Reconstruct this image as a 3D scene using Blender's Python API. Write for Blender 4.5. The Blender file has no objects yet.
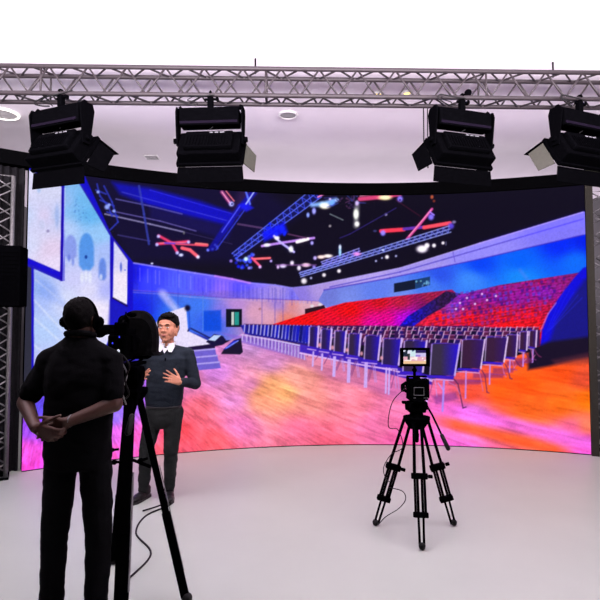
import bpy, bmesh, math, random
import numpy as np
from mathutils import Vector, Matrix, Euler, noise

SC = bpy.context.scene
COL = SC.collection
PI = math.pi
# ---------------------------------------------------------------- camera
TH = math.atan(23/500.)
cam_d = bpy.data.cameras.new('camera'); cam_d.lens = 30.0; cam_d.sensor_width = 36.0; cam_d.clip_start = .05
cam = bpy.data.objects.new('camera', cam_d); COL.objects.link(cam)
CH = 1.63
cam.location = (0, 0, CH); cam.rotation_euler = (PI/2+TH, 0, 0)
SC.camera = cam
SC.view_settings.view_transform = 'Standard'; SC.view_settings.look = 'None'
SC.view_settings.exposure = 0.0; SC.view_settings.gamma = 1.0; SC.view_settings.use_curve_mapping = False
# ---------------------------------------------------------------- ambient light and added area lights for fill
w = bpy.data.worlds.new('studio_ambient'); SC.world = w; w.use_nodes = True
w.node_tree.nodes['Background'].inputs[0].default_value = (.8, .78, .9, 1); w.node_tree.nodes['Background'].inputs[1].default_value = .02
def area(name, loc, rot, size, size_y, power, col):
    l = bpy.data.lights.new(name, 'AREA'); l.shape = 'RECTANGLE'; l.size = size; l.size_y = size_y; l.energy = power; l.color = col
    o = bpy.data.objects.new(name, l); COL.objects.link(o); o.location = loc; o.rotation_euler = rot
    return o
area('added_fill_above_camera', (0, 2.4, 3.3), (PI-.85, 0, 0), 9.5, .4, 800, (1, .89, .98))  # added, out of view: brightens the ceiling in front of the camera
area('added_fill_behind_led_wall', (.3, 11.0, 2.3), (PI+.75, 0, 0), 10, 1.0, 330, (1, .86, 1))  # added source hidden past the wall, lifts the far ceiling
area('added_fill_over_floor', (0, 4.9, 3.97), (0, 0, 0), 7, .7, 25, (1, .98, .90))  # added overhead fill to brighten the floor, no fitting belongs to it

def lin(c):
    return tuple(((x/255.)/12.92 if x/255. <= .04045 else ((x/255.+.055)/1.055)**2.4) for x in c)
def mat(name, c, rough=.6, metal=0., var=.12, scale=40., bump=0., emit=None, es=0., spec=.5):
    m = bpy.data.materials.new(name); m.use_nodes = True; nt = m.node_tree; b = nt.nodes['Principled BSDF']
    c = lin(c)
    n = nt.nodes.new('ShaderNodeTexNoise'); n.inputs['Scale'].default_value = scale; n.inputs['Detail'].default_value = 4
    tc = nt.nodes.new('ShaderNodeTexCoord'); nt.links.new(tc.outputs['Object'], n.inputs['Vector'])
    r = nt.nodes.new('ShaderNodeValToRGB')
    r.color_ramp.elements[0].position = .3; r.color_ramp.elements[1].position = .7
    r.color_ramp.elements[0].color = (*[x*(1-var) for x in c], 1); r.color_ramp.elements[1].color = (*[min(1, x*(1+var)) for x in c], 1)
    nt.links.new(n.outputs['Fac'], r.inputs['Fac']); nt.links.new(r.outputs['Color'], b.inputs['Base Color'])
    b.inputs['Roughness'].default_value = rough; b.inputs['Metallic'].default_value = metal
    b.inputs['Specular IOR Level'].default_value = spec
    if bump:
        bp = nt.nodes.new('ShaderNodeBump'); bp.inputs['Strength'].default_value = bump; bp.inputs['Distance'].default_value = .01
        nt.links.new(n.outputs['Fac'], bp.inputs['Height']); nt.links.new(bp.outputs['Normal'], b.inputs['Normal'])
    if emit:
        b.inputs['Emission Color'].default_value = (*lin(emit), 1); b.inputs['Emission Strength'].default_value = es
    return m
M = dict(
 alutower=mat('tower_tube', (120, 118, 120), .5, metal=.7, var=.2, scale=60),
 ceiling=mat('ceiling_paint', (228, 222, 228), .9, var=.02, scale=3),
 floor=mat('studio_floor', (170, 177, 168), .40, var=.03, scale=1.5, spec=.35),
 wall=mat('wall_paint_charcoal', (70, 69, 70), .9, var=.08, scale=4),
 curtain=mat('black_curtain_cloth', (26, 25, 28), .95, var=.2, scale=30, bump=.3, spec=.1),
 fascia=mat('black_fascia', (5, 5, 6), .9, spec=.0),
 frame=mat('led_frame_metal', (44, 42, 37), .8, metal=.0, spec=.1),
 alu=mat('aluminium_tube', (176, 168, 172), .38, metal=.85, var=.15, scale=60),
 alubacklit=mat('backlit_truss_tube', (30, 22, 26), .6, metal=.0, var=.2, scale=50),  # aluminium truss, its backlit darkness put into the base colour
 black=mat('black_plastic', (3, 3, 4), .8, var=.2, spec=.0),
 blackmetal=mat('black_powder_coat', (3, 3, 4), .8, var=.2, spec=.0, scale=90),
 flap=mat('barn_door_metal', (46, 46, 38), .55, var=.15, spec=.3),
 bandp=mat('housing_rear_band', (15, 11, 20), .9, spec=.0),
 greyp=mat('grey_marking', (104, 104, 108), .5),
 rubber=mat('cable_rubber', (10, 10, 11), .6, spec=.2),
 cloth=mat('hood_cloth', (5, 5, 6), .95, var=.3, bump=.3, spec=.05),
 shirtb=mat('black_polo_cloth', (8, 8, 10), .95, var=.25, scale=120, bump=.25, spec=.05),
 trousb=mat('black_trouser_cloth', (10, 10, 12), .95, var=.2, scale=120, bump=.25, spec=.05),
 sweater=mat('charcoal_sweater_knit', (33, 39, 47), .95, var=.18, scale=160, bump=.4, spec=.1),
 trous=mat('dark_grey_trouser_cloth', (36, 38, 38), .92, var=.15, scale=120, bump=.3, spec=.1),
 shirtw=mat('white_shirt_cotton', (196, 196, 202), .8, var=.03),
 skin=mat('skin', (184, 124, 98), .55, var=.06, scale=20, spec=.3),
 skin2=mat('operator_skin', (62, 36, 28), .55, var=.08, scale=20, spec=.3),  # even dark brown, deeper than the other skin tone
 hair=mat('black_hair', (9, 7, 7), .8, spec=.1, var=.4, scale=80, bump=.4),
 hair2=mat('cropped_dark_hair', (9, 8, 8), .9, spec=.05, var=.4, scale=120, bump=.4),
 lip=mat('lip', (150, 84, 78), .5), eye=mat('eye_white', (220, 216, 210), .3), iris=mat('dark_iris', (24, 16, 12), .3),
 shoe=mat('black_shoe_leather', (16, 15, 16), .45, spec=.4), sole=mat('shoe_sole', (40, 38, 38), .7),
 silver=mat('silver_metal', (170, 170, 176), .3, metal=.9),
 glass=mat('lens_glass', (12, 12, 24), .08, spec=.8),
 lampon=mat('led_diffuser', (240, 240, 240), .6, emit=(255, 246, 238), es=6.5),
 ringon=mat('lit_ring', (240, 240, 240), .5, emit=(255, 250, 240), es=1.6),
 warmon=mat('warm_lamp_face', (240, 220, 160), .5, emit=(255, 226, 130), es=1.6),
 ringoff=mat('downlight_trim', (206, 204, 204), .5), ringdark=mat('downlight_reflector', (86, 84, 84), .4),
 winglow=mat('daylit_pane', (150, 170, 190), .3, emit=(150, 176, 205), es=.55),
 skirt=mat('case_black', (20, 20, 21), .6),
 ledred=mat('tally_red', (200, 20, 30), .4, emit=(255, 40, 60), es=1.), ledwhite=mat('status_white', (255, 255, 255), .4, emit=(225, 235, 255), es=1.), ledblue=mat('status_blue', (40, 50, 255), .4, emit=(60, 70, 255), es=.9),
)
# ---------------------------------------------------------------- object helpers
def link(name, me, m, parent=None, smooth=False):
    o = bpy.data.objects.new(name, me); COL.objects.link(o)
    if m is not None: me.materials.append(m)
    if parent is not None: o.parent = parent
    if smooth: me.polygons.foreach_set('use_smooth', [True]*len(me.polygons))
    return o
def obj(name, bm, m, parent=None, smooth=False):
    bmesh.ops.recalc_face_normals(bm, faces=bm.faces)
    me = bpy.data.meshes.new(name); bm.to_mesh(me); bm.free()
    return link(name, me, m, parent, smooth)
def thing(name, label, cat, loc=(0, 0, 0), rotz=0, group=None):
    o = bpy.data.objects.new(name, None); COL.objects.link(o); o.location = loc; o.rotation_euler = (0, 0, rotz); o.empty_display_size = .1
    tag(o, label, cat, group); return o
def tag(o, label, cat, group=None):
    o['label'] = label; o['category'] = cat
    if group: o['group'] = group
    return o
def struct(o): o['kind'] = 'structure'; return o
def B(): return bmesh.new()
def box(bm, c, s, rot=None, bev=0., taper=None):
    r = bmesh.ops.create_cube(bm, size=1.0); vs = r['verts']
    for v in vs:
        k = 1 if taper is None or v.co.z < 0 else taper
        v.co = Vector((v.co.x*s[0]*k, v.co.y*s[1], v.co.z*s[2]))
    if bev:
        es = list({e for v in vs for e in v.link_edges})
        rr = bmesh.ops.bevel(bm, geom=es, offset=bev, segments=2, affect='EDGES', profile=.6)
        vs = list({v for f in rr['faces'] for v in f.verts} | {v for v in vs if v.is_valid})
    if rot is not None:
        R = rot if isinstance(rot, Matrix) else Euler(rot).to_matrix()
        for v in vs: v.co = R @ v.co
    for v in vs: v.co += Vector(c)
    return bm
def frame_of(d):
    d = d.normalized(); a = Vector((0, 0, 1)) if abs(d.z) < .9 else Vector((1, 0, 0))
    x = d.cross(a).normalized(); return x, d.cross(x).normalized()
def tube(bm, pts, r, n=10, closed=False, cap=True):
    pts = [Vector(p) for p in pts]; rs = r if isinstance(r, (list, tuple)) else [r]*len(pts)
    rings = []; X = None
    for i, p in enumerate(pts):
        a = pts[(i-1) % len(pts)] if (closed or i > 0) else pts[i]; b = pts[(i+1) % len(pts)] if (closed or i < len(pts)-1) else pts[i]
        d = (b-a).normalized()
        if X is None: X, Y = frame_of(d)
        else:
            X = (X-d*X.dot(d)).normalized(); Y = d.cross(X)
        rings.append([bm.verts.new(p+(X*math.cos(t)+Y*math.sin(t))*rs[i]) for t in [2*PI*k/n for k in range(n)]])
    m = len(rings)
    for i in range(m if closed else m-1):
        A, Bq = rings[i], rings[(i+1) % m]
        for k in range(n): bm.faces.new((A[k], A[(k+1) % n], Bq[(k+1) % n], Bq[k]))
    if cap and not closed: bm.faces.new(rings[0][::-1]); bm.faces.new(rings[-1])
    return bm
def curve_pts(ctrl, n=8):
    P = [Vector(p) for p in ctrl]; P = [P[0]*2-P[1]]+P+[P[-1]*2-P[-2]]; out = []
    for i in range(1, len(P)-2):
        for k in range(n):
            t = k/n; a, b, c, d = P[i-1], P[i], P[i+1], P[i+2]
            out.append(.5*((2*b)+(c-a)*t+(2*a-5*b+4*c-d)*t*t+(3*b-a-3*c+d)*t**3))
    out.append(P[-2]); return out
def cyl(bm, p, q, r, n=20, r2=None): return tube(bm, [p, q], [r, r if r2 is None else r2], n)
def ell(bm, c, s, rot=None, u=20, v=14):
    r = bmesh.ops.create_uvsphere(bm, u_segments=u, v_segments=v, radius=1.0)
    for q in r['verts']:
        co = Vector((q.co.x*s[0], q.co.y*s[1], q.co.z*s[2]))
        if rot is not None: co = (rot if isinstance(rot, Matrix) else Euler(rot).to_matrix()) @ co
        q.co = co+Vector(c)
    return bm
def caps(bm, p, r0, q, r1, n=14):
    p, q = Vector(p), Vector(q); d = (q-p).normalized(); pts = []; rs = []
    for a in (80, 60, 35, 12): pts.append(p-d*r0*math.sin(math.radians(a))); rs.append(r0*math.cos(math.radians(a)))
    for a in (0, 25, 50, 78): pts.append(q+d*r1*math.sin(math.radians(a))); rs.append(r1*math.cos(math.radians(a)))
    return tube(bm, pts, rs, n)
def rings(bm, L, n=28, pw=2.3):
    R = []
    for (z, cx, cy, rx, ry) in L:
        row = []
        for k in range(n):
            t = 2*PI*k/n; ct, st = math.cos(t), math.sin(t)
            row.append(bm.verts.new((cx+rx*math.copysign(abs(ct)**(2/pw), ct), cy+ry*math.copysign(abs(st)**(2/pw), st), z)))
        R.append(row)
    for a, b in zip(R[:-1], R[1:]):
        for k in range(n): bm.faces.new((a[k], a[(k+1) % n], b[(k+1) % n], b[k]))
    bm.faces.new(R[0][::-1]); bm.faces.new(R[-1]); return bm
def plate(bm, pts, th, nrm=None):
    P = [Vector(p) for p in pts]; nn = (P[1]-P[0]).cross(P[2]-P[0]).normalized()*th/2 if nrm is None else Vector(nrm).normalized()*th/2
    a = [bm.verts.new(p+nn) for p in P]; b = [bm.verts.new(p-nn) for p in P]
    bm.faces.new(a); bm.faces.new(b[::-1])
    for k in range(len(P)): bm.faces.new((a[k], b[k], b[(k+1) % len(P)], a[(k+1) % len(P)]))
    return bm
def fused(name, bm, m, parent, voxel=.008, it=4, fold=0., fs=9., zr=None):
    """closed overlapping shapes -> one continuous smooth skin"""
    bmesh.ops.recalc_face_normals(bm, faces=bm.faces)
    me = bpy.data.meshes.new(name); bm.to_mesh(me); bm.free()
    o = bpy.data.objects.new(name, me); COL.objects.link(o)
    r = o.modifiers.new('r', 'REMESH'); r.mode = 'VOXEL'; r.voxel_size = voxel
    s = o.modifiers.new('s', 'SMOOTH'); s.factor = .5; s.iterations = it
    dg = bpy.context.evaluated_depsgraph_get(); dg.update()
    me2 = bpy.data.meshes.new_from_object(o.evaluated_get(dg)); bpy.data.objects.remove(o)
    if fold:
        me2.update(); N = [v.normal.copy() for v in me2.vertices]
        for v, nn in zip(me2.vertices, N):
            p = v.co; q = Vector((p.x*fs, p.y*fs, p.z*fs*1.9))
            v.co = p+nn*fold*(noise.noise(q)+.5*noise.noise(q*2.3))
    me2.name = name
    return link(name, me2, m, parent, True)
def Vn(x): return Vector(x).normalized()
def hand(bm, wrist, d, side, curl=.35, spread=.16, s=1., thumb=.9, curls=None):
    """palm, four unequal fingers bent towards the palm side, a thumb from the edge of the palm"""
    W = Vector(wrist); d = Vn(d); side = Vn(Vector(side)-d*Vector(side).dot(d)); n = d.cross(side)
    if thumb < 0: n = -n; thumb = -thumb
    off = [.030, .010, -.010, -.029]; ln = [.070, .079, .073, .057]; kn = [.088, .092, .088, .080]
    for i in range(4):
        K = W+(d*kn[i]+side*off[i])*s
        caps(bm, W+side*off[i]*.55*s+d*.01*s, .0155*s, K, .0118*s, 10)
        f = (d+side*(spread*(1.5-i)*.55)).normalized(); p = K; ax = f.cross(n).normalized()
        c = curl if curls is None else curls[i]
        for j, (l, r) in enumerate(((.46, .0088), (.31, .0080), (.23, .0072))):
            f = Matrix.Rotation(c*(.8+.3*j), 3, ax) @ f if f.cross(n).length else f
            q = p+f*ln[i]*l*s; caps(bm, p, r*1.06*s, q, r*.95*s, 10); p = q
    t = (side*.72+d*.62+n*.25).normalized(); p = W+(d*.022+side*.024)*s
    for l, r in ((.042, .0125), (.034, .0098), (.027, .0086)):
        q = p+t*l*s; caps(bm, p, r*s, q, r*.92*s, 10); p = q; t = (t+d*.28*thumb+n*.10).normalized()
def head_mesh(bm, c, yaw=0, pitch=0, s=1.):
    """face looks along -y before turning"""
    R = Matrix.Rotation(yaw, 3, 'Z') @ Matrix.Rotation(pitch, 3, 'X'); C = Vector(c)
    def E(p, q, rot=None): ell(bm, C+R @ (Vector(p)*s), [x*s for x in q], R if rot is None else R @ Euler(rot).to_matrix(), 22, 16)
    E((0, .012, .035), (.076, .094, .083)); E((0, -.02, -.02), (.068, .07, .085)); E((0, -.034, -.066), (.052, .048, .042)); E((0, -.01, -.06), (.06, .05, .04)); E((0, -.066, -.092), (.022, .018, .017))
    E((0, -.075, .032), (.055, .016, .012)); E((-.038, -.055, -.026), (.026, .026, .034)); E((.038, -.055, -.026), (.026, .026, .034))
    E((0, -.088, .005), (.0095, .014, .03), (-.25, 0, 0)); E((0, -.1, -.017), (.0125, .013, .010)); E((-.012, -.092, -.019), (.009, .01, .007)); E((.012, -.092, -.019), (.009, .01, .007))
    E((0, -.083, -.049), (.024, .011, .0075)); E((0, -.081, -.061), (.02, .011, .0075))
    for k in (-1, 1): E((k*.078, .012, .0), (.010, .018, .031), (0, 0, -k*.3)); E((k*.072, -.0, -.03), (.012, .02, .04))
    return R, C, s
# ---------------------------------------------------------------- the picture shown on the LED wall
PX0, PX1, PY0, PY1, PS = 10, 602, 160, 484, 2
class Canvas:
    def __init__(s):
        s.w = (PX1-PX0)*PS; s.h = (PY1-PY0)*PS
        s.a = np.zeros((s.h, s.w, 3)); s.rs = np.random.RandomState(5)
        yy, xx = np.mgrid[0:s.h, 0:s.w]
        s.X = PX0 + (xx+.5)/PS; s.Y = PY0 + (yy+.5)/PS
    def box(s, x0, y0, x1, y1, m=2):
        i0 = max(0, int((x0-m-PX0)*PS)); i1 = min(s.w, int((x1+m-PX0)*PS)+1)
        j0 = max(0, int((y0-m-PY0)*PS)); j1 = min(s.h, int((y1+m-PY0)*PS)+1)
        return slice(j0, max(j0, j1)), slice(i0, max(i0, i1))
    def blend(s, sl, al, col):
        al = al[..., None]; s.a[sl] = s.a[sl]*(1-al) + np.asarray(col, float)*al
    def poly(s, pts, col, al=1., soft=.7):
        P = np.array(pts, float)
        sl = s.box(P[:,0].min(), P[:,1].min(), P[:,0].max(), P[:,1].max(), 1+soft)
        X, Y = s.X[sl], s.Y[sl]
        if X.size == 0: return
        ins = np.zeros(X.shape, bool); D = np.full(X.shape, 1e9)
        for k in range(len(P)):
            (ax, ay), (bx, by) = P[k], P[(k+1) % len(P)]
            c = ((ay > Y) != (by > Y))
            if by != ay: ins ^= c & (X < (bx-ax)*(Y-ay)/(by-ay)+ax)
            L = (bx-ax)**2+(by-ay)**2+1e-9
            t = np.clip(((X-ax)*(bx-ax)+(Y-ay)*(by-ay))/L, 0, 1)
            D = np.minimum(D, np.hypot(X-ax-t*(bx-ax), Y-ay-t*(by-ay)))
        D = np.where(ins, D, -D)
        c = col(X, Y) if callable(col) else col
        s.blend(sl, np.clip(.5+D/soft, 0, 1)*al, c)
    def line(s, pts, w, col, al=1., soft=.8):
        for (ax, ay), (bx, by) in zip(pts[:-1], pts[1:]):
            sl = s.box(min(ax, bx), min(ay, by), max(ax, bx), max(ay, by), w+soft+1)
            X, Y = s.X[sl], s.Y[sl]
            if X.size == 0: continue
            L = (bx-ax)**2+(by-ay)**2+1e-9
            t = np.clip(((X-ax)*(bx-ax)+(Y-ay)*(by-ay))/L, 0, 1)
            d = np.hypot(X-ax-t*(bx-ax), Y-ay-t*(by-ay))
            s.blend(sl, np.clip(.5+(w/2-d)/soft, 0, 1)*al, col)
    def glow(s, x, y, rx, ry, col, al=1., hard=2.):
        sl = s.box(x, y, x, y, max(rx, ry)*2.2)
        X, Y = s.X[sl], s.Y[sl]
        if X.size == 0: return
        r = ((X-x)/rx)**2+((Y-y)/ry)**2
        s.blend(sl, np.exp(-r**hard)*al, col)

def vnoise(u, v, seed=0):
    def h(i, j):
        n = (i.astype(np.int64)*73856093 ^ j.astype(np.int64)*19349663 ^ seed*83492791) & 0xffffffff
        n = ((n ^ (n >> 13))*1274126177) & 0xffffffff
        n = ((n ^ (n >> 16))*2246822519) & 0xffffffff
        return ((n >> 8) & 0xffff)/65535.
    i, j = np.floor(u), np.floor(v); f, g = u-i, v-j
    f = f*f*(3-2*f); g = g*g*(3-2*g)
    return (h(i, j)*(1-f)+h(i+1, j)*f)*(1-g)+(h(i, j+1)*(1-f)+h(i+1, j+1)*f)*g

def field(pts, power=3.):
    def f(X, Y):
        W = 0; A = 0
        for x, y, c in pts:
            w = 1/((X-x)**2+((Y-y)*1.3)**2+40)**(power/2)
            W = W+w; A = A+w[..., None]*np.array(c, float)
        return A/W[..., None]
    return f

def paint_picture():
    c = Canvas(); R = c.rs
    c.a[:] = (14, 9, 30)
    A = lambda q, w=1: c.poly(q[0], q[1])
    # dark ceiling of the hall with its beams
    c.poly([(78,170),(240,170),(300,215),(235,262),(130,262)], (17,11,52), .9, 12)
    c.poly([(240,186),(262,186),(240,214),(228,224)], (70,36,88), .5, 8)
    c.poly([(112,182),(150,188),(200,201),(234,213),(232,227),(190,217),(150,206),(120,194)], (16,14,186), .9, 5)
    c.poly([(150,206),(232,228),(228,240),(150,218)], (24,18,92), .7, 5)
    for p, w, col in [([(116,199),(150,206),(182,214)],1.3,(96,88,170)), ([(105,214),(150,224),(184,232)],1.5,(150,142,190)),
                      ([(112,211),(160,221),(196,231)],1.2,(104,92,172)), ([(118,235),(150,241)],1.4,(60,52,120)),
                      ([(139,186),(144,214),(149,244)],2.2,(52,62,168)), ([(122,192),(180,208),(232,222)],1,(64,64,200)),
                      ([(184,232),(232,244)],1,(50,40,90)), ([(238,224),(262,228)],2,(90,60,110)), ([(150,190),(240,216)],1,(44,42,210))]:
        c.line(p, w, col, .85)
    # little truss at upper left
    for p in [[(97,184),(100,196),(108,206),(112,216)], [(104,186),(112,202),(118,222),(110,230)], [(96,190),(106,194)], [(100,200),(114,206)], [(107,212),(118,216)]]:
        c.line(p, 1.6, (48,60,200), .8)
    for x, y, r in [(98,192,1.6),(107,207,2.6),(109,205,1.6),(114,211,1.6)]: c.glow(x, y, r, r, (150,170,255))
    # back wall
    top = [(128,262),(152,266),(195,273),(215,276),(232,279),(250,283),(275,285),(292,288),(310,286)]
    c.poly(top+[(345,300),(345,335),(128,345)], field([(135,310,(16,28,230)),(150,330,(10,60,235)),(175,320,(50,120,245)),(200,305,(60,120,245)),
        (212,320,(30,90,240)),(222,312,(140,120,235)),(236,305,(190,140,215)),(255,312,(222,160,190)),(270,315,(225,165,190)),(279,305,(160,130,225)),
        (286,318,(238,130,110)),(292,305,(225,140,140)),(305,306,(222,170,190)),(330,310,(225,180,200))]), 1, .8)
    ledge = [(128,290),(160,292),(190,295),(230,298),(270,299),(300,300),(318,301),(324,290)]
    c.poly(top+[(324,290)]+ledge[::-1][1:], field([(132,275,(16,16,220)),(150,280,(60,70,240)),(180,284,(84,100,245)),(205,285,(90,84,240)),(222,288,(150,110,220)),
        (240,288,(90,80,235)),(262,290,(140,120,240)),(275,292,(175,150,230)),(295,295,(120,110,240)),(312,292,(150,130,240))]), 1, .8)
    c.line(top, 1.6, (150,140,255), .8); c.line(top[3:6], 2, (220,130,210), .5)
    c.line(ledge[:-1], 1.2, (110,80,200), .7); c.line([(x, y+2) for x, y in ledge[:-1]], 1.2, (190,160,230), .35)
    for k in range(46):
        x = 136+k*3.9; y0 = np.interp(x, [p[0] for p in top], [p[1] for p in top])
        c.line([(x, y0+4), (x, y0+17)], 1.2, (60,50,200) if R.rand() < .6 else (190,170,250), .28)
    for x in (152, 178, 203, 262, 275, 283): c.line([(x, 270 if x < 200 else 288), (x, 330)], 1, (40,40,180), .35)
    c.poly([(203,311),(221,310),(221,331),(203,331)], (6,72,222), .85, 2)
    c.line([(203,331),(203,296)], 1, (110,170,255), .6)
    c.line([(163,294),(177,311)], 7, (205,205,255), .75, 5); c.line([(160,291),(170,303)], 4, (150,150,250), .5, 5)
    c.poly([(226,309),(242,309),(242,327),(226,327)], (12,16,34), 1)
    c.poly([(231.5,312),(234,312),(234,325),(231.5,325)], (205,215,210)); c.poly([(234.5,312),(239,312),(239,325),(234.5,325)], (36,150,140))
    c.glow(260, 309, 1.6, 1.3, (160,100,110), .7)
    # right wall: pale bulkhead, blue wall beneath
    c.poly([(318,301),(324,289),(583,233),(600,230),(600,285),(390,300),(330,310)], field([(330,296,(110,120,215)),(345,298,(120,140,235)),(380,292,(96,126,240)),(400,296,(110,140,240)),
        (430,285,(70,125,245)),(440,275,(40,80,235)),(470,280,(60,140,255)),(480,264,(0,66,250)),(520,262,(0,96,255)),(520,276,(20,140,255)),(560,245,(0,40,250)),(575,262,(10,110,255)),(585,240,(0,30,235))]), 1, .8)
    c.poly([(292,288),(310,286),(400,268),(480,243),(583,212),(600,207),(600,231),(583,235),(480,259),(390,278),(324,290),(318,301),(300,300)],
        field([(300,295,(140,120,225)),(320,290,(175,150,225)),(360,280,(185,165,240)),(420,268,(165,150,240)),(480,252,(150,140,255)),(560,228,(130,120,250))]), 1, .8)
    c.line([(330,287),(400,272),(480,249),(583,219)], 1.4, (84,70,200), .7); c.line([(310,286),(400,268),(480,243),(583,212)], 1.2, (190,170,255), .8)
    c.line([(324,290),(390,278),(480,259),(583,235)], 1.4, (60,40,190), .6); c.line([(453,252),(455,262)], 1, (90,70,200), .6)
    c.line([(520,270),(534,288)], 3, (90,130,250), .5, 3)
    c.poly([(394,283.5),(415.5,279.5),(415.5,289),(394,292.5)], (14,24,50)); c.poly([(415.5,279.5),(430,276.5),(430,285),(415.5,289)], (24,60,110))
    for k in range(22): c.glow(416+R.rand()*13, 281+R.rand()*5, 1, 1, [(120,190,220),(30,40,60),(90,130,200)][k % 3], .8)
    c.poly([(305,309),(324,305),(326,309),(305,315)], (40,14,30)); c.glow(312,306,2,1.5,(230,220,230)); c.glow(320,304.5,2,1.5,(230,220,230))
    # hall floor, wooden planks under coloured light
    fl = field([(30,398,(96,60,200)),(30,425,(150,70,235)),(26,455,(245,80,215)),(40,408,(100,80,245)),(36,468,(255,70,215)),(120,395,(110,110,250)),(114,415,(150,110,250)),
        (115,435,(225,100,230)),(118,455,(255,90,200)),(135,440,(250,90,190)),(150,390,(170,100,230)),(190,378,(214,120,170)),(215,372,(200,120,205)),(222,352,(206,126,190)),(250,345,(196,140,205)),
        (270,362,(205,132,190)),(180,430,(255,78,92)),(165,450,(250,90,110)),(200,410,(240,100,120)),(215,440,(255,92,106)),(235,400,(222,130,195)),(240,425,(238,120,185)),(250,385,(222,130,185)),(262,400,(245,150,120)),
        (272,385,(246,164,112)),(285,392,(246,166,108)),(262,392,(245,160,110)),(300,380,(240,150,140)),(310,400,(242,140,135)),(300,430,(252,112,150)),(350,405,(248,126,150)),(380,425,(250,120,175)),(340,380,(232,128,150)),
        (330,440,(250,100,130)),(400,440,(250,100,170)),(400,400,(238,120,170)),(430,440,(245,100,180)),(455,442,(250,110,200)),(470,412,(225,120,215)),(440,412,(240,100,180)),(455,402,(214,84,140)),(470,395,(236,72,44)),(500,392,(255,80,16)),(530,385,(255,78,14)),(560,375,(255,80,20)),(588,400,(255,110,10)),
        (585,380,(235,80,50)),(560,405,(255,104,24)),(530,405,(255,100,30)),(590,425,(255,120,90)),(590,445,(255,80,200)),(570,430,(245,100,150))], 3.4)
    def floor(X, Y):
        C = fl(X, Y)
        dx, dy = X-58, (Y-306)*1.05; ang = np.arctan2(dy, dx)*38; r = np.log(np.hypot(dx, dy)+1)*9
        k = np.floor(ang); n1 = vnoise(ang*3.1, r*.9, 1); n2 = vnoise(k*7.3, r*2.2+k*3.7, 2); n3 = vnoise(ang*6, r*5, 3)
        e = np.abs(ang-k-.5) > .44
        q = ((n1-.42)*.14+(n2-.42)*.24+(n3-.45)*.16-e*.04)
        f = np.clip(1.03+q, .5, 1.3)[..., None]
        C = C*f + np.array([0, 26, 20.])*q[..., None]
        # stripes of magenta light across the orange boards at right
        t = (Y-(404+(X-440)*.255)); m = np.exp(-(np.abs(t-2)/8.)**3)*np.clip((X-425)/35., 0, 1)
        t2 = (Y-(433+(X-440)*.26)); m2 = np.exp(-(np.abs(t2-11)/8.)**3)*np.clip((X-425)/35., 0, 1)*np.clip((590-X)/20., 0, 1)
        t3 = (Y-(421+(X-440)*.255)); m3 = np.exp(-(np.abs(t3)/6.)**3)*np.clip((X-430)/25., 0, 1)*np.clip((575-X)/20., 0, 1)
        C = C*(1-.85*m[..., None])+np.array([238,104,226.])*.85*m[..., None]*f
        C = C*(1-.8*m3[..., None])+np.array([246,84,30.])*.8*m3[..., None]*f
        C = C*(1-.8*m2[..., None])+np.array([246,96,214.])*.8*m2[..., None]*f
        return C
    c.poly([(10,392),(60,385),(130,362),(222,345),(245,332),(300,345),(430,380),(530,352),(602,350),(602,484),(10,484)], floor, 1, 1.2)
    # tiered seating: left block, aisle, right block
    def redL(X, Y):
        b = field([(300,320,(228,12,16)),(350,310,(222,8,12)),(380,302,(196,12,24)),(400,302,(176,24,50)),(430,298,(150,26,60)),(390,318,(214,0,120)),(372,324,(216,0,150)),(400,320,(176,0,220)),(412,318,(150,0,230)),(350,324,(214,10,50)),(425,306,(110,10,90))])(X, Y)
        w = np.sin((Y+X*.28)*2.3)*.09+np.sin((X*1.0+Y*1.5)*1.05)*.10+(vnoise(X*.9, Y*1.1, 4)-.5)*.35
        return b*(1.06+w[..., None])
    c.poly([(262,328),(286,320),(305,314),(345,302.5),(390,297),(452,289.5),(456,293),(405,330),(262,336)], redL, 1, .7)
    def stair(X, Y):
        n = vnoise(X*.6, Y*.6, 7)[..., None]; t = np.clip((440-X)/30, 0, 1)[..., None]
        return (np.array([44,20,70.])*(1-t)+np.array([22,14,190.])*t)*(.6+.8*n)
    c.poly([(446,291),(462,294),(446,308),(428,316),(412,330),(396,330),(408,316),(424,306)], stair, 1, 1)
    def redR(X, Y):
        b = field([(460,300,(110,30,170)),(480,296,(110,24,150)),(500,290,(140,14,100)),(540,280,(150,14,80)),(565,280,(130,20,110)),(450,308,(130,50,170)),(430,318,(200,26,60)),(440,318,(236,16,18)),(470,318,(232,14,16)),(500,312,(214,16,26)),
            (480,307,(150,20,90)),(520,298,(124,14,140)),(545,292,(120,20,170)),(500,300,(110,16,150)),(530,314,(220,16,30)),(545,310,(180,16,60)),(535,330,(236,18,20)),(510,328,(236,16,16))])(X, Y)
        w = (vnoise(X*.55+40, (Y+X*.18)*.7, 8)-.4)*.6+np.sin((Y+X*.17)*2.2)*.1
        return b*(1+w[..., None])
    c.poly([(402,331),(414,326),(428,316),(446,306),(458,295),(500,285),(583,272),(570,290),(552,312),(543,330),(542,347),(400,345)], redR, 1, .8)
    for j in range(7):
        for k in range(26):
            x = 440+k*5.4+(j % 2)*2.7+R.randn()*.4-j*2; y = 288+j*5.4-(x-500)*.14+R.randn()*.3
            if x < 455-j*5 or x > 566-j*4.5: continue
            c.poly([(x-1.6,y-1.3),(x+1.6,y-1.6),(x+1.4,y+1.8),(x-1.2,y+2.)], [(86,60,220),(60,16,150),(150,40,160)][int(R.rand()*3)], .6 if j < 5 else .38)
    for x, y in [(467,298),(475,304),(482,294),(487,300),(460,303),(463,309),(456,309),(496,296)]: c.glow(x, y, 1.2, 1.2, (236,190,255))
    # blue parapet and dark vomitory at right
    c.poly([(600,262),(583,268),(574,278),(561,295),(549,312),(542,330),(540,347),(600,342)], (14,10,222), 1, 1.5)
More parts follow.
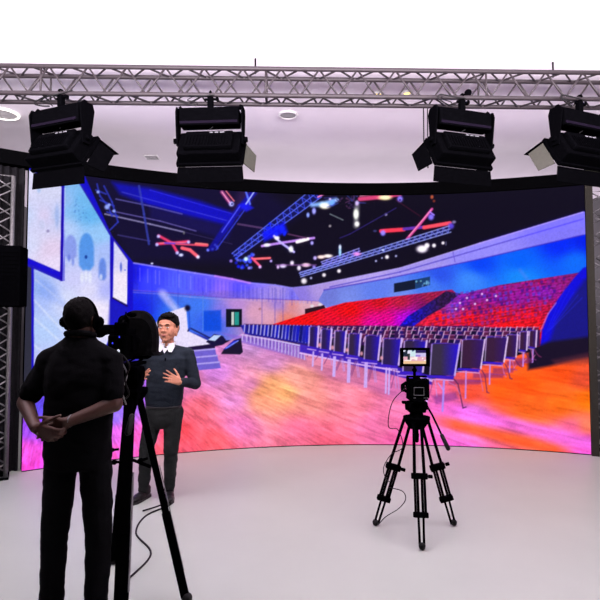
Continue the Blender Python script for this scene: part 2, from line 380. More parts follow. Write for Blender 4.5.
    c.poly([(600,272),(584,280),(570,300),(556,322),(548,346),(600,340)], (24,22,124), .92, 5)
    for k in range(5): c.line([(545+k*2, 335-k*2), (566+k*4, 286+k*3)], 1, (40,50,250), .35)
    c.line([(540,332),(548,314),(556,303)], 1.3, (190,120,220), .7)
    c.poly([(528,350),(548,342),(602,335),(602,356),(575,360),(550,366),(528,370)], (24,14,40), 1, 4)
    c.poly([(552,360),(602,350),(602,362),(556,366)], (120,50,60), .45, 4)
    # rows of banquet chairs
    rows = [(248,325,543,329)]
    c.poly([(244,324),(300,325),(402,326),(470,326),(540,330),(540,346),(500,350),(430,352),(330,342),(250,336)], (52,18,80), 1, 1.2)
    for r_, (y0, dy, n, x0, x1) in enumerate([(327,.3,44,300,536),(330,.8,36,302,532),(333.5,1.2,30,310,528),(337,1.5,24,320,470)]):
        for k in range(n):
            t = k/(n-1); x = x0+(x1-x0)*t+R.randn()*.8; y = y0+dy*t*2+R.randn()*.35; wd = 2.4+3.6*t+r_*.6
            c.poly([(x-wd/2,y),(x+wd/2,y),(x+wd/2-.6,y+4),(x-wd/2-.2,y+4)], [(34,20,110),(90,30,70),(20,14,50)][k % 3], .9)
            c.line([(x-wd/2,y+3.2),(x-wd/2+1.0,y-.4)], 1, (232,190,232), .85, .7); c.line([(x-wd/2+1,y-.2),(x+wd/2,y-.1)], .7, (214,120,190), .75, .7)
    # shadow under the front row, then far chairs (thin blue), then the big ones
    c.poly([(240,328),(300,338),(430,378),(430,412),(384,395),(330,378),(250,345)], (150,80,170), .34, 6)
    c.poly([(240,325),(300,326),(310,345),(245,334)], (26,26,150), .95, 1)
    c.poly([(222,333),(300,345),(306,360),(240,342)], (130,100,215), .7, 2)
    xs = 243.
    for k in range(19):
        t = k/18.; x = 243+62*(t**.92); w = 1.6+3.6*t; y0 = 325+.8*t; y1 = 331.5+11*t
        c.poly([(x+w*.25,y0),(x+w*1.1,y0),(x+w*.9,y1),(x,y1)], [(20,24,190),(14,18,110),(30,30,170)][k % 3], .95)
        c.line([(x+w*1.15,y0-.2),(x+w*.75,y1+.6)], 1.1, (186,178,252), .95, .7)
        c.line([(x-.5,y1+4+2*t),(x-.5,y1+9+8*t)], 1, (216,200,250), .8, .7); c.line([(x+w*.6,y1+3),(x+w*.5,y1+8+6*t)], .8, (60,40,150), .6, .7)
        c.line([(x-1,y1+3+t),(x+w+1,y1+4+t)], 1.1, (210,196,252), .85, .7)
    def chair(xl, xr, yt, yb, col1, col2, fr=(214,182,250), leg=10, dx=-.2, sw=1.8):
        w = xr-xl; h = yb-yt; s = dx*w
        c.poly([(xl,yt),(xr,yt+.5),(xr+s,yb+1.2),(xl+s*.3,yb)], lambda X, Y: np.array(col1, float)+(np.array(col2, float)-col1)*np.clip((X-xl)/w*1.6-.5, 0, 1)[..., None], 1)
        c.line([(xl-.6,yt+1),(xl+.6,yt-.5),(xl+w*.5,yt-.8),(xr+.3,yt)], .8, (90,60,200), .8)
        c.line([(xr+.8,yt-.4),(xr+s+1,yb+1)], sw, fr, 1); c.line([(xl-.6,yt+.5),(xl+s*.3-.9,yb)], sw*.75, fr, .75)
        c.poly([(xl-w*.22,yb+.4),(xr+s+.8,yb+1.4),(xr+s-.5,yb+h*.13+1.2),(xl-w*.3,yb+h*.10)], (58,28,196))
        c.line([(xl-w*.3,yb+h*.13+.4),(xr+s-.5,yb+h*.16+1.2)], sw*.6, (214,170,250), .9)
    D1, D2 = (50,34,70), (40,20,190)
    front = [(310,318,327,346),(322,331,329.5,348.5),(335.5,345.5,331.5,351),(349.5,360,334,354.5),(366,380,336,359),(384,401,339,364),(405,426,341,371)]
    c.poly([(300,344),(345,353),(432,376),(432,385),(345,363),(300,352)], (52,26,186), .9, 1)
    c.line([(300,353),(345,362),(392,370),(432,381)], 1.5, (236,190,250), .95)
    for x, y0, y1 in [(313,352,366),(322,354,370),(333.5,357,376),(334.8,357,376),(348,360,382),(349.6,360,382),(365,363,387),(366.6,363,387),(386,368,393),(389,368,394),(427,378,402)]:
        c.line([(x+.4,y0),(x-.3,y1)], 1.7, (206,176,252), .95)
        c.line([(x+7,y0+1),(x+2,y1-6)], 1, (120,60,130), .6); c.line([(x+8,y0+2),(x+10,y1-5)], 1, (196,150,236), .7)
    for q in front: chair(*q, D1 if q[0] % 2 else (44,28,84), D2)
    for q in front[:-1]: c.glow(q[1]+1.5, q[3]-1, 1.6, 2.2, (250,170,190), .85)
    # chairs right of the nearest one, back to front
    for (xl, xr, yt, yb, yl) in [(530,536,331,346,362),(520.5,527,332,349,366),(507,517,335,356,372),(487,507,337.5,361,384),(463,484,340,367.5,398)]:
        c.poly([(xl-14,yb+12),(xr-2,yb+12),(xr-4,yb+17),(xl-14,yb+17)], (120,40,120), .6, 2)
        chair(xl, xr, yt, yb, (58,28,62), (52,22,110), (228,196,248), sw=1.4)
        c.line([(xl+3,yb+4),(xl+2.5,yl)], 1.5, (196,140,244), .95)
        c.line([(xr-2,yb+3),(xr+1,yb+8),(xr+3,yl-6),(xr+5,yl-5)], 1.1, (110,40,90), .9); c.line([(xr-5,yb+3),(xr-3,yb+12),(xr-1,yl-7)], .9, (210,110,180), .8)
        c.line([(xl+4,yb+13),(xr,yb+14)], .8, (150,60,150), .8)
    c.poly([(432,396),(456,392),(458,399),(436,404)], (120,50,140), .55, 3)
    chair(432.5, 459, 344, 374.5, (56,44,72), (40,18,205), (196,170,255), sw=1.7)
    c.line([(427,381),(426,392)], 1.4, (150,120,246)); c.line([(444,381),(442.5,411)], 2, (176,140,250)); c.line([(438,383),(443,390)], 1, (190,150,250))
    c.line([(454,379),(458,384),(463,408),(466,407)], 1.1, (90,40,90)); c.line([(448,382),(456,386),(460,394)], .9, (200,110,180), .9)
    # stage, steps and floor monitors
    c.poly([(126,338),(192,338),(192,372),(126,372)], (60,50,200), 1, 2)
    c.poly([(186,331),(210,338),(190,352),(150,352)], (24,30,150), .8, 2)
    c.poly([(163,314),(186,306.5),(188,331),(215,344),(188,348),(150,350),(150,330)], (232,222,252), 1, 1)
    c.line([(188,331),(190,328),(214,340)], 1.6, (20,20,80), .8); c.glow(187.5,308,3,3.2,(8,6,44)); c.line([(189,312),(190,330)], 1.3, (40,80,210))
    c.glow(159,330,3,3.5,(8,10,60))
    c.poly([(188,347),(215,343.5),(215,348),(190,351.5)], (28,14,60))
    for k in range(3):
        y = 350.5+k*6.6; x1 = 215+k*2.2
        c.poly([(190+k*2,y),(x1,y-2),(x1+1.5,y+4.5),(190+k*2,y+7)], (112,96,208)); c.line([(190+k*2,y+.6),(x1,y-1.6)], 1.6, (176,160,240))
    c.poly([(206,342),(214,334),(223,336),(226,340),(224,344),(214,346)], (20,14,60)); c.poly([(208,340),(214,335),(221,335.5),(215,341)], (190,210,250))
    c.poly([(221,354),(224,349),(234,340),(241,338),(243,352),(240,354.5)], (26,18,48)); c.poly([(223,350),(233,341),(240,339.5),(229,348)], (38,44,210)); c.line([(226,348),(238,341)], 1, (130,150,255))
    # projection screens on the left
    c.poly([(24,165),(80,165),(112,236),(133,262),(133,345),(80,400),(24,400)], (18,10,205), 1, 1)
    c.poly([(10,160),(24,160),(64,160),(64,281),(10,258)], (18,8,200), 1, 1)
    lav = field([(28,180,(226,222,250)),(30,215,(205,215,250)),(28,245,(214,218,250)),(45,215,(222,208,242)),(50,190,(214,216,246)),(57,215,(190,204,245)),(52,250,(226,206,236)),(58,262,(234,220,250))])
    c.poly([(10,160),(62,187),(60.5,272),(10,250)], lav, 1, .8)
    c.glow(57,216,2.2,12,(160,182,235),.8); c.glow(39,190,2,3,(170,195,240),.8); c.glow(48,231,1.6,1.6,(120,110,160),.7); c.glow(42,224,3,5,(196,204,240),.5); c.glow(50,222,5,3,(206,200,238),.5)
    cir = field([(68,200,(150,190,245)),(80,200,(110,184,240)),(90,215,(100,180,240)),(100,235,(150,200,250)),(108,250,(170,190,250)),(66,230,(180,205,250)),(75,280,(205,205,250)),(106,290,(175,180,250)),
                 (90,290,(225,222,252)),(66,300,(216,222,252)),(45,330,(180,205,252)),(40,290,(150,180,245)),(95,310,(250,240,255)),(50,370,(190,190,250)),(40,300,(170,190,250)),(105,315,(235,225,252))])
    c.poly([(64.5,185),(66,178),(80,184),(110,236),(110,336),(84,400),(34,400),(33.5,268),(64.5,281)], cir, 1, .8)
    def arch(x, y, w, h, col, al):
        c.poly([(x+w*math.cos(a), y-h*.5*abs(math.sin(a))-h*.0) for a in np.linspace(0, math.pi, 16)]+[(x-w,y+h*.45),(x-w*.5,y+h*.6),(x+w*.5,y+h*.6),(x+w,y+h*.45)], col, al, 2.5)
    arch(70.5,246,6,22,(110,120,225),.55); arch(86.5,250,7.5,34,(70,140,230),.85); arch(102.5,268,3.8,20,(84,124,225),.8)
    c.glow(86,257,1.5,2,(20,60,150)); c.glow(69,258,1.5,4,(90,110,220),.6); c.glow(73,262,1.5,4,(100,120,220),.6)
    for x in (82, 86, 90): c.glow(x, 276+abs(x-86)*.4, 2, 6, (232,236,252), .75)
    c.glow(101,277,1.6,3,(232,236,252),.7)
    for k in range(60): x = 74+R.rand()*22; y = 192+R.rand()*30; (x < 66+(y-180)*.62) and c.glow(x, y, .9, .9, (70,120,200), .35)
    for a, b in [((34,300),(62,330)),((34,318),(64,345)),((36,280),(60,300)),((34,345),(60,366))]: c.line([a, b], 1.6, (236,240,255), .5, 2)
    c.poly([(36,274),(56,288),(70,310),(40,296)], (120,150,240), .35, 6)
    c.poly([(10,263),(24,264),(31.5,268),(32,400),(10,400)], (46,46,62), 1, 1)
    c.line([(32.8,268),(32.8,400)], 2.2, (26,12,205))
    c.line([(24,259),(61,275.5)], 3.4, (20,6,210)); c.line([(24,263),(62,280)], 2.5, (30,20,190))
    c.line([(62.6,186),(61,280)], 2.2, (26,2,170)); c.line([(64.8,188),(63.4,280)], .8, (220,228,255), .8)
    c.line([(111.5,238),(111.5,325)], 2, (20,4,180)); c.line([(80,184),(112,237)], 1.5, (40,30,170), .8)
    c.poly([(114,240),(127.5,259),(127,304.5),(113,297.5)], field([(116,250,(214,216,250)),(124,262,(214,210,248)),(120,280,(244,232,250)),(124,300,(244,236,252))]), 1)
    c.glow(121,267,1.2,5,(90,110,220)); c.glow(125,270,1,1,(90,110,220),.7); c.line([(113,298),(127,306)], 1.6, (24,6,70)); c.line([(113,239),(128,260)], 1, (40,20,150), .9)
    c.poly([(110,300),(128,308),(128,330),(108,330)], (24,24,190), .8, 3)
    c.poly([(10,395),(22,394),(130,366),(132,372),(132,484),(10,484)], floor, 1, 2)
    # suspended lamp clusters
    def cross(x, y, s, col, tips=(190,190,255), arms=((-1,-.6),(1,-.15),(-.9,.1),(.6,.8))):
        for ax, ay in arms:
            c.line([(x, y), (x+ax*s, y+ay*s*.55)], 2.6, col, .95, 1.2); c.glow(x+ax*s, y+ay*s*.55+.8, 1.7, 1.7, tips)
        c.line([(x-s*.8, y), (x+s*.9, y-.4)], 1, (255,170,170), .6)
    cross(172, 243, 15, (226,60,110), arms=((-.9,-.9),(-1,.1),(.35,1.1),(1.1,-.2))); c.line([(165,243),(186,244)], 1.6, (70,60,220), .8)
    c.line([(196,244),(207,245)], 3, (240,130,130)); c.line([(176,244),(207,245.5)], 1.8, (220,80,110), .9); c.line([(182,248),(190,250),(197,256)], 3.2, (230,100,120)); c.glow(198,257,1.8,1.8,(220,220,255)); c.glow(208,250,1.6,1.6,(120,130,255))
    c.glow(181,255,2.4,1.6,(214,214,255)); c.glow(152,263.5,1.4,1,(210,210,235)); c.glow(184,233,1,1.6,(120,120,120),.8)
    c.line([(222,192),(231,204)], 4, (120,50,110)); c.line([(222,192),(230,203)], 1.2, (240,160,200)); c.line([(226,191),(234,201)], 1.2, (230,120,140)); c.glow(231.5,204,2.6,2.6,(180,190,255)); c.glow(232,204,1,1,(30,30,90))
    # blue truss 1
    c.line([(254,192),(240,208),(224,230),(212,248)], 6.5, (18,16,160), .85, 2); c.line([(240,206),(222,232)], 1.2, (80,84,230)); c.line([(246,208),(216,250)], 1.2, (50,60,200))
    c.poly([(238,205),(246,202),(254,208),(246,212)], (26,26,210), .9, 2); c.line([(246,192),(250,204)], 2, (90,110,230)); c.line([(254,192),(246,204)], 1.4, (170,180,240))
    for k in range(5): c.glow(211+R.rand()*8, 244+R.rand()*8, 1.3, 1.3, (60,70,200), .8)
    def truss(p, q, w, col, n, hi=(150,165,255)):
        (ax, ay), (bx, by) = p, q; L = math.hypot(bx-ax, by-ay); nx, ny = -(by-ay)/L, (bx-ax)/L
        w0, w1 = w
        c.poly([(ax+nx*w0,ay+ny*w0),(bx+nx*w1,by+ny*w1),(bx-nx*w1,by-ny*w1),(ax-nx*w0,ay-ny*w0)], (20,24,90), .7, 1.5)
        for s in (-1, 0, 1): c.line([(ax+nx*w0*s,ay+ny*w0*s),(bx+nx*w1*s,by+ny*w1*s)], .9, hi, .9, .8)
        for k in range(n):
            t = k/n; u = (k+1)/n; s = 1 if k % 2 else -1
            wt, wu = w0+(w1-w0)*t, w0+(w1-w0)*u
            c.line([(ax+(bx-ax)*t+nx*wt*s, ay+(by-ay)*t+ny*wt*s), (ax+(bx-ax)*u-nx*wu*s, ay+(by-ay)*u-ny*wu*s)], .8, col, .9, .8)
    truss((234,256),(318,192), (3.2,6), (70,90,250), 26, (110,130,255))
    c.poly([(262,232),(284,222),(288,232),(264,242)], (14,20,220), .85, 3)
    for k in range(26): c.glow(232+R.rand()*22+0, 252+R.rand()*16, 1.6, 1.6, [(20,30,230),(60,90,255),(110,120,240)][k % 3], .8)
    c.glow(246,259,2.2,2.2,(210,240,255)); c.glow(231,261,1.6,1.6,(150,120,220)); c.glow(249,268,1.5,1.5,(150,140,240))
    for k in range(14): c.glow(264+R.rand()*22, 222+R.rand()*14, 1.6, 1.6, (20,40,240), .8)
    c.line([(254,259),(270,258)], 2.2, (240,110,120)); c.line([(252,258),(260,266)], 2.2, (230,90,130)); c.glow(260,267,1.6,1.6,(225,190,255)); c.glow(271,261,1.4,1.4,(190,170,250))
    # second cluster row
    c.line([(262,246),(280,243),(300,240),(314,238)], 2.4, (200,150,240), .9); c.line([(274,236),(280,242),(294,252)], 2.2, (180,170,250)); c.line([(297,242),(308,239)], 3, (250,236,240)); c.glow(267,245,3.5,1.8,(230,230,255)); c.glow(277,238,2.6,2,(235,235,255)); c.glow(291,249,2.4,3.4,(240,240,255)); c.glow(312,243,1.6,2,(180,170,255))
    c.line([(288,234),(306,238)], 1.4, (110,60,110), .8)
    for x, y, rx, ry, q in [(283,266,3.6,2,(220,210,240)),(292,263,2,2.4,(235,225,245)),(299,268,2,2.6,(235,225,245)),(306,265,4.6,2,(252,226,232)),(314,267,1.8,1.6,(150,130,220)),(278,267,1.4,2,(220,190,240)),(321,257,4,1.8,(252,220,214)),(328,256,5,1.8,(250,236,230)),(315,258,1.8,2,(200,180,250))]: c.glow(x, y, rx, ry, q)
    c.line([(276,265),(316,265)], 1.5, (170,110,190), .5); c.line([(300,272),(330,265),(348,259)], 1, (120,110,220), .7)
    # bright cluster near the top
    c.line([(312,205),(322,204),(336,200)], 4.2, (150,190,240), .9, 3); c.glow(325,206,5.5,3,(255,250,226)); c.glow(332,203,3,3,(120,170,255)); c.glow(314,211,2,3.4,(170,170,255)); c.glow(308,215,1.6,2.6,(150,170,255)); c.line([(318,197),(328,192)], 1.6, (230,130,190)); c.glow(337,200,2,1.4,(170,190,255))
    c.line([(330,214),(343,220)], 1.1, (110,120,130)); c.glow(330,226,1.4,1.4,(160,150,160)); c.glow(330,199,1.3,1.3,(220,190,240))
    for k in range(46): x = 336+R.rand()*24; y = 192+R.rand()*16; c.line([(x, y), (x+R.randn()*4, y+R.randn()*3)], 1, [(60,40,90),(110,60,110),(60,70,160),(20,14,30)][k % 4], .7)
    c.line([(357,206),(356,226)], 5, (190,190,190), .5, 3); c.glow(356,214,2.6,5.4,(246,250,238)); c.glow(357,224,2.4,2.6,(255,252,250)); c.glow(357,203,2,2.6,(210,190,240))
    c.line([(360,199),(380,197),(400,194)], 4.2, (206,70,126), .95, 1.4); c.line([(360,196),(396,192.5)], .9, (240,160,190)); c.glow(385,197.5,7,2.6,(255,240,190)); c.glow(400,199,3,3.2,(150,130,245)); c.glow(400,200,1,1,(30,20,90)); c.glow(405,193,2,1.4,(170,140,230)); c.glow(411,192,1.4,1.2,(160,130,150))
    c.glow(386,214.5,1.5,1.5,(150,140,190)); c.glow(432,197,1.6,2,(190,90,60)); c.glow(434,201,1.4,1.4,(130,50,40))
    c.line([(340,238),(350,234),(396,208)], 1.1, (50,36,120), .8); c.line([(396,200),(420,216)], 1.2, (90,20,50), .5)
    # cross lamp at right
    c.line([(381,231),(404,229.5)], 3.8, (232,60,88)); c.line([(404,229),(424,227)], 3, (96,50,170)); c.line([(424,227.5),(450,223)], 3.6, (234,80,100)); c.line([(407,239),(420,224),(432,209)], 2.6, (190,70,150)); c.line([(409,236),(431,210)], 1, (250,150,190))
    c.glow(383,233,2.6,2.8,(150,140,250)); c.glow(431,217,3,3.2,(140,120,235)); c.glow(451,226,3.2,3.2,(90,70,200)); c.glow(454,222,2.2,1.6,(130,120,170)); c.glow(375,231,2,1.2,(60,60,120)); c.line([(430,212),(434,215)], 1.4, (160,130,240))
    # long white truss
    truss((300,275),(450,229), (2.0,3.2), (120,130,220), 52, (176,186,250))
    truss((322,264),(360,251), (2.2,2.8), (130,130,230), 14, (190,186,250))
    c.glow(357,254,4,1.8,(220,150,210)); c.glow(340,252,1.4,5,(170,210,245)); c.glow(340,247,1.4,2.6,(214,224,255)); c.glow(383,250,1.3,1.3,(190,200,240))
    for x, y, r in [(304,281,3),(311,278,1.3),(324,275,2),(339,271,2),(387,257,2),(376,261,1.2),(382,258,1),(396,256,1.2),(422,249,3.8),(427,245.5,2.6),(434,245.5,2),(443,243,1.6)]: c.glow(x, y, r*(1.5 if r > 3.5 else 1), r, (250,240,252) if r > 1.5 else (170,170,220))
    c.line([(446,242),(446,245)], 1, (150,150,200), .6)
    # soft bloom of the bright lamps in the hall
    br = np.clip(c.a-150, 0, 105)*(c.Y < 290)[..., None]*(c.X > 140)[..., None]*(c.Y < 300-(c.X-300)*.19-22+(c.X < 300)*0)[..., None]
    for _ in range(3):
        for ax in (0, 1):
            q = br.copy()
            for k in range(1, 4): q += np.roll(br, k, ax)+np.roll(br, -k, ax)
            br = q/7.
    c.a = c.a+br*.9
    # fine grain of the picture
    g = (vnoise(c.X*.9, c.Y*.9, 11)-.5)*.09
    c.a *= (1+g[..., None])
    c.a = np.clip(c.a, 0, 255)
    return c
# ================================================================ THE ROOM
def P(u, v, y):
    """point at depth y seen at picture position u, v (used to measure places from the photograph)"""
    dx = u-300.; dy = 500*math.cos(TH)+(v-300)*math.sin(TH); dz = 500*math.sin(TH)-(v-300)*math.cos(TH)
    return Vector((dx*y/dy, y, CH+dz*y/dy))
CEIL = 4.0
def slab(name, c, s, m): return struct(obj(name, box(B(), c, s), m))
slab('floor', (0, 4, -.05), (11.4, 15.4, .1), M['floor'])
slab('ceiling', (0, 4, CEIL+.05), (11.4, 15.4, .1), M['ceiling'])
slab('wall_left', (-5.65, 4, 2.0), (.1, 15.4, 4.0), M['wall'])
slab('wall_right', (5.65, 4, 2.0), (.1, 15.4, 4.0), M['wall'])
slab('wall_back', (0, 11.65, 2.0), (11.2, .1, 4.0), M['wall'])
# window seen beyond the right end of the LED wall
wn = struct(thing_w := bpy.data.objects.new('window_1', None)); COL.objects.link(wn); wn.location = (6.95-.02-.0, 11.58, 2.62)
wn.location.x = 5.15-.0
bmw = B(); box(bmw, (0, 0, .62), (1.0, .06, .06)); box(bmw, (0, 0, -.62), (1.0, .06, .06)); box(bmw, (-.48, 0, 0), (.05, .06, 1.2)); box(bmw, (.48, 0, 0), (.05, .06, 1.2)); box(bmw, (0, 0, 0), (.04, .05, 1.2))
obj('window_frame', bmw, M['frame'], wn); obj('window_pane', box(B(), (0, .012, 0), (.92, .012, 1.19)), M['winglow'], wn)

# ---------------------------------------------------------------- curved LED wall
CX, CY, RW = .932, -.358, 7.121
A0, A1 = math.radians(-33.95), math.radians(21.93); SH = 3.37
def arc(a, r=RW): return CX+r*math.sin(a), CY+r*math.cos(a)
def arc_shell(bm, a0, a1, z0, z1, r0, r1, n=60, wave=0., freq=60):
    rows = []
    for i in range(n+1):
        a = a0+(a1-a0)*i/n; dw = wave*math.sin(i*freq*2*PI/n)
        q = [arc(a, r0+dw), arc(a, r1+dw)]
        rows.append([bm.verts.new((*q[0], z0)), bm.verts.new((*q[0], z1)), bm.verts.new((*q[1], z1)), bm.verts.new((*q[1], z0))])
    for a, b in zip(rows[:-1], rows[1:]):
        for k in range(4): bm.faces.new((a[k], a[(k+1) % 4], b[(k+1) % 4], b[k]))
    bm.faces.new(rows[0]); bm.faces.new(rows[-1][::-1]); return bm
amid = (A0+A1)/2
lw = thing('led_wall', 'huge curved video wall glowing with a picture of an auditorium of empty chairs', 'video wall', (*arc(amid, RW+.1), 0)); LW0 = Vector(lw.location)
def shift(o, v): o.data.transform(Matrix.Translation(-Vector(v))); return o
shift(obj('cabinet', arc_shell(B(), A0, A1, 0, SH+.01, RW+.006, RW+.16, 60), M['fascia'], lw), LW0)
NU, NV = 860, 412
pic = paint_picture()
aa = np.linspace(A0, A1, NU); zz = np.linspace(.012, SH, NV)
AA, ZZ = np.meshgrid(aa, zz)
WX = CX+RW*np.sin(AA); WY = CY+RW*np.cos(AA)
dz_ = ZZ-CH; yc = WY*math.cos(TH)+dz_*math.sin(TH); zc = -WY*math.sin(TH)+dz_*math.cos(TH)
UU = 300+500*WX/yc; VV = 300-500*zc/yc                        # which point of the slide each LED shows
fx = np.clip((UU-PX0)*PS-.5, 0, pic.w-1.001); fy = np.clip((VV-PY0)*PS-.5, 0, pic.h-1.001)
ix, iy = fx.astype(int), fy.astype(int); tx, ty = (fx-ix)[..., None], (fy-iy)[..., None]
a_ = pic.a; RGB = (a_[iy, ix]*(1-tx)+a_[iy, ix+1]*tx)*(1-ty)+(a_[iy+1, ix]*(1-tx)+a_[iy+1, ix+1]*tx)*ty
RGB = RGB/255.; RGB = np.where(RGB <= .04045, RGB/12.92, ((RGB+.055)/1.055)**2.4)
me = bpy.data.meshes.new('display_surface')
me.vertices.add(NU*NV); co = np.stack([WX-LW0.x, WY-LW0.y, ZZ], -1).reshape(-1).astype(np.float32); me.vertices.foreach_set('co', co)
I = np.arange(NU*NV).reshape(NV, NU); F = np.stack([I[:-1, :-1], I[:-1, 1:], I[1:, 1:], I[1:, :-1]], -1).reshape(-1, 4)
me.loops.add(F.size); me.loops.foreach_set('vertex_index', F.reshape(-1).astype(np.int32))
me.polygons.add(len(F)); me.polygons.foreach_set('loop_start', (np.arange(len(F))*4).astype(np.int32)); me.polygons.foreach_set('loop_total', np.full(len(F), 4, np.int32))
me.update(calc_edges=True)
ca = me.color_attributes.new('picture', 'FLOAT_COLOR', 'POINT')
ca.data.foreach_set('color', np.concatenate([RGB.reshape(-1, 3), np.ones((NU*NV, 1))], 1).reshape(-1).astype(np.float32))
md = bpy.data.materials.new('led_display'); md.use_nodes = True; nt = md.node_tree; b = nt.nodes['Principled BSDF']
at = nt.nodes.new('ShaderNodeAttribute'); at.attribute_name = 'picture'
nt.links.new(at.outputs['Color'], b.inputs['Emission Color']); b.inputs['Emission Strength'].default_value = 1.0
b.inputs['Base Color'].default_value = (.01, .01, .01, 1); b.inputs['Roughness'].default_value = .9; b.inputs['Specular IOR Level'].default_value = .05
b.inputs['Base Color'].default_value = (.002, .002, .002, 1); b.inputs['Specular IOR Level'].default_value = 0
md.cycles.emission_sampling = 'NONE'
link('display_surface', me, md, lw)
struct(obj('trim_1', arc_shell(B(), math.radians(-47), math.radians(33), SH+.012, SH+.17, RW-.01, RW+.16, 80), M['fascia'])).data.name = 'trim_1'
struct(obj('trim_2', arc_shell(B(), A1+.0005, A1+.012, 0, SH+.01, RW-.04, RW+.2, 3), M['frame']))
cu = obj('stage_curtain', arc_shell(B(), math.radians(-47), A0-.004, 0, SH+.01, RW+.10, RW+.13, 200, .02, 22), M['curtain'])
tag(cu, 'black drape hanging floor to fascia beside the left end of the video wall', 'curtain')

# ---------------------------------------------------------------- trusses
def truss(t, p, q, u, v, wu, wv, r=.018, rl=.008, step=.33, mt='alu', ends=True):
    """four chords from p to q offset by u*wu and v*wv, zigzag lacing on the four faces"""
    p, q, u, v = Vector(p), Vector(q), Vn(u), Vn(v)
    C4 = [u*a*wu/2+v*b_*wv/2 for a, b_ in ((-1, -1), (1, -1), (1, 1), (-1, 1))]
    for o in C4: obj('chord', cyl(B(), p+o, q+o, r, 12), M[mt], t, True)
    n = max(2, int(round((q-p).length/step)))
    for f in range(4):
        bm = B(); a, b_ = C4[f], C4[(f+1) % 4]
        for k in range(n):
            s, m_, e = p+(q-p)*(k/n), p+(q-p)*((k+.5)/n), p+(q-p)*((k+1)/n)
            tube(bm, [s+a, m_+b_], rl, 6); tube(bm, [m_+b_, e+a], rl, 6)
        obj('lacing', bm, M[mt], t, True)
    for k in range(int((q-p).length//1.95)+2):
        c = p+(q-p).normalized()*min(k*1.95, (q-p).length)
        if k and (c-q).length < .1 and k*1.95 > (q-p).length+1: continue
        obj('cross_brace', tube(B(), [c+C4[i] for i in range(4)], rl*1.15, 6, True), M[mt], t, True)
TY, TZ, TW, TH2 = 4.30, 3.62, .18, .24
T0 = Vector((-4.2, TY+TW/2-.10, TZ+TH2/2)); T1 = Vector((4.2, TY+TW/2+.10, TZ+TH2/2)); TD = (T1-T0).normalized()
mt_ = thing('overhead_truss', 'long horizontal box truss under the ceiling, carrying the four big studio lights', 'truss', T0)
truss(mt_, Vector((0, 0, 0)), T1-T0, Vector((-TD.y, TD.x, 0)), (0, 0, 1), TW, TH2, .0195, .0085, .34, 'alubacklit')
for x in (-3.1, -.4, 2.3):                                   # short drops that hang the truss from the ceiling
    c = T0+TD*((x-T0.x)/TD.x); obj('hanger', cyl(B(), c-T0+Vector((0, 0, TH2/2)), Vector((c.x-T0.x, c.y-T0.y, CEIL-T0.z)), .008, 8), M['blackmetal'], mt_)
def tower(label, FR, side, dirv, h, z0=0.0, right=False):
    FR = Vector((*FR, 0)); d = Vector((*dirv, 0)).normalized(); u = Vector((-d.y, d.x, 0))
    c = FR+u*side/2*(-1 if right else 1)+d*side/2
    t = thing('truss_tower', label, 'truss', (c.x, c.y, z0))
    obj('base_plate', box(B(), (0, 0, .012), (side+.06, side+.06, .024), (0, 0, math.atan2(d.y, d.x)), .004), M['blackmetal'], t)
    truss(t, (0, 0, .024), (0, 0, h), d, u, side, side, .020, .0085, .30, 'alutower')
    return t, c
tl, cl = tower('upright aluminium truss tower beside the left end of the video wall', (-3.07, 5.29), .22, (-.12, .22), 3.20)
tr, cr = tower('upright aluminium truss tower at the right end of the video wall', (3.775, 6.46), .25, (.05, .25), 3.34, right=True)
st = thing('side_truss', 'short horizontal truss arm joining the top of the left tower', 'truss', (cl.x-.05, cl.y-.14, 3.05))
truss(st, (-.04, -.02, 0), (-.75, -1.6, 0), (-1.58, .71, 0), (0, 0, 1), .2, .18, .02, .008, .3, 'alutower')
# black loudspeaker strapped to the left tower
sp = thing('loudspeaker', 'tall black loudspeaker cabinet clamped on the left truss tower', 'speaker', (-2.94, 4.955, 1.80), math.radians(12))
obj('cabinet', box(B(), (0, 0, .29), (.36, .24, .60), None, .015), M['black'], sp)
bm = B(); [box(bm, (0, -.123, .06+k*.0385), (.32, .006, .010)) for k in range(13)]; obj('grille', bm, M['blackmetal'], sp)
bm = B(); box(bm, (0, .165, .29), (.08, .10, .3)); obj('clamp', bm, M['blackmetal'], sp)
# case on the floor at the right
ec = thing('equipment_case', 'black flight case on the floor beyond the right truss tower', 'case', (4.42, 7.0, 0))
obj('body', box(B(), (0, 0, .21), (.7, .5, .34), None, .012), M['skirt'], ec); obj('lid', box(B(), (0, 0, .42), (.7, .5, .07), None, .012), M['skirt'], ec)
bm = B(); [box(bm, (x, -.253, .21), (.03, .012, .36)) for x in (-.33, .33)]; box(bm, (0, -.253, .384), (.7, .01, .014)); obj('edge_trim', bm, M['silver'], ec)
for x in (-.27, .27):
    for y in (-.17, .17): obj('caster', cyl(B(), (x-.015, y, .024), (x+.015, y, .024), .024, 14), M['rubber'], ec)

# ---------------------------------------------------------------- ceiling fittings
def ringlight(u, v, r, lit, label, cat='ceiling light', warm=False, nm='ceiling_downlight'):
    dv = P(u, v, 1)-Vector((0, 0, CH)); k = (CEIL-CH)/dv.z; x, y = dv.x*k, dv.y*k
    t = thing(nm, label, cat, (x, y, CEIL))
    obj('rim', tube(B(), [(r*math.cos(a), r*math.sin(a), -.012) for a in np.linspace(0, 2*PI, 33)[:-1]], .013, 10, True), M['ringon'] if lit and not warm else M['ringoff'], t, True)
    obj('lens', cyl(B(), (0, 0, -.014), (0, 0, -.001), r*.93, 32), M['warmon'] if warm else M['ringdark'] if not lit else M['ringoff'], t)
    return t
ringlight(3, 113, .155, True, 'round ceiling light with a glowing white ring above the left truss tower')
ringlight(288, 114, .10, False, 'unlit round downlight in the ceiling, near the middle of the room')
ringlight(378, 93, .045, True, 'left of two small yellow lit spots in the ceiling just behind the overhead truss', warm=True)
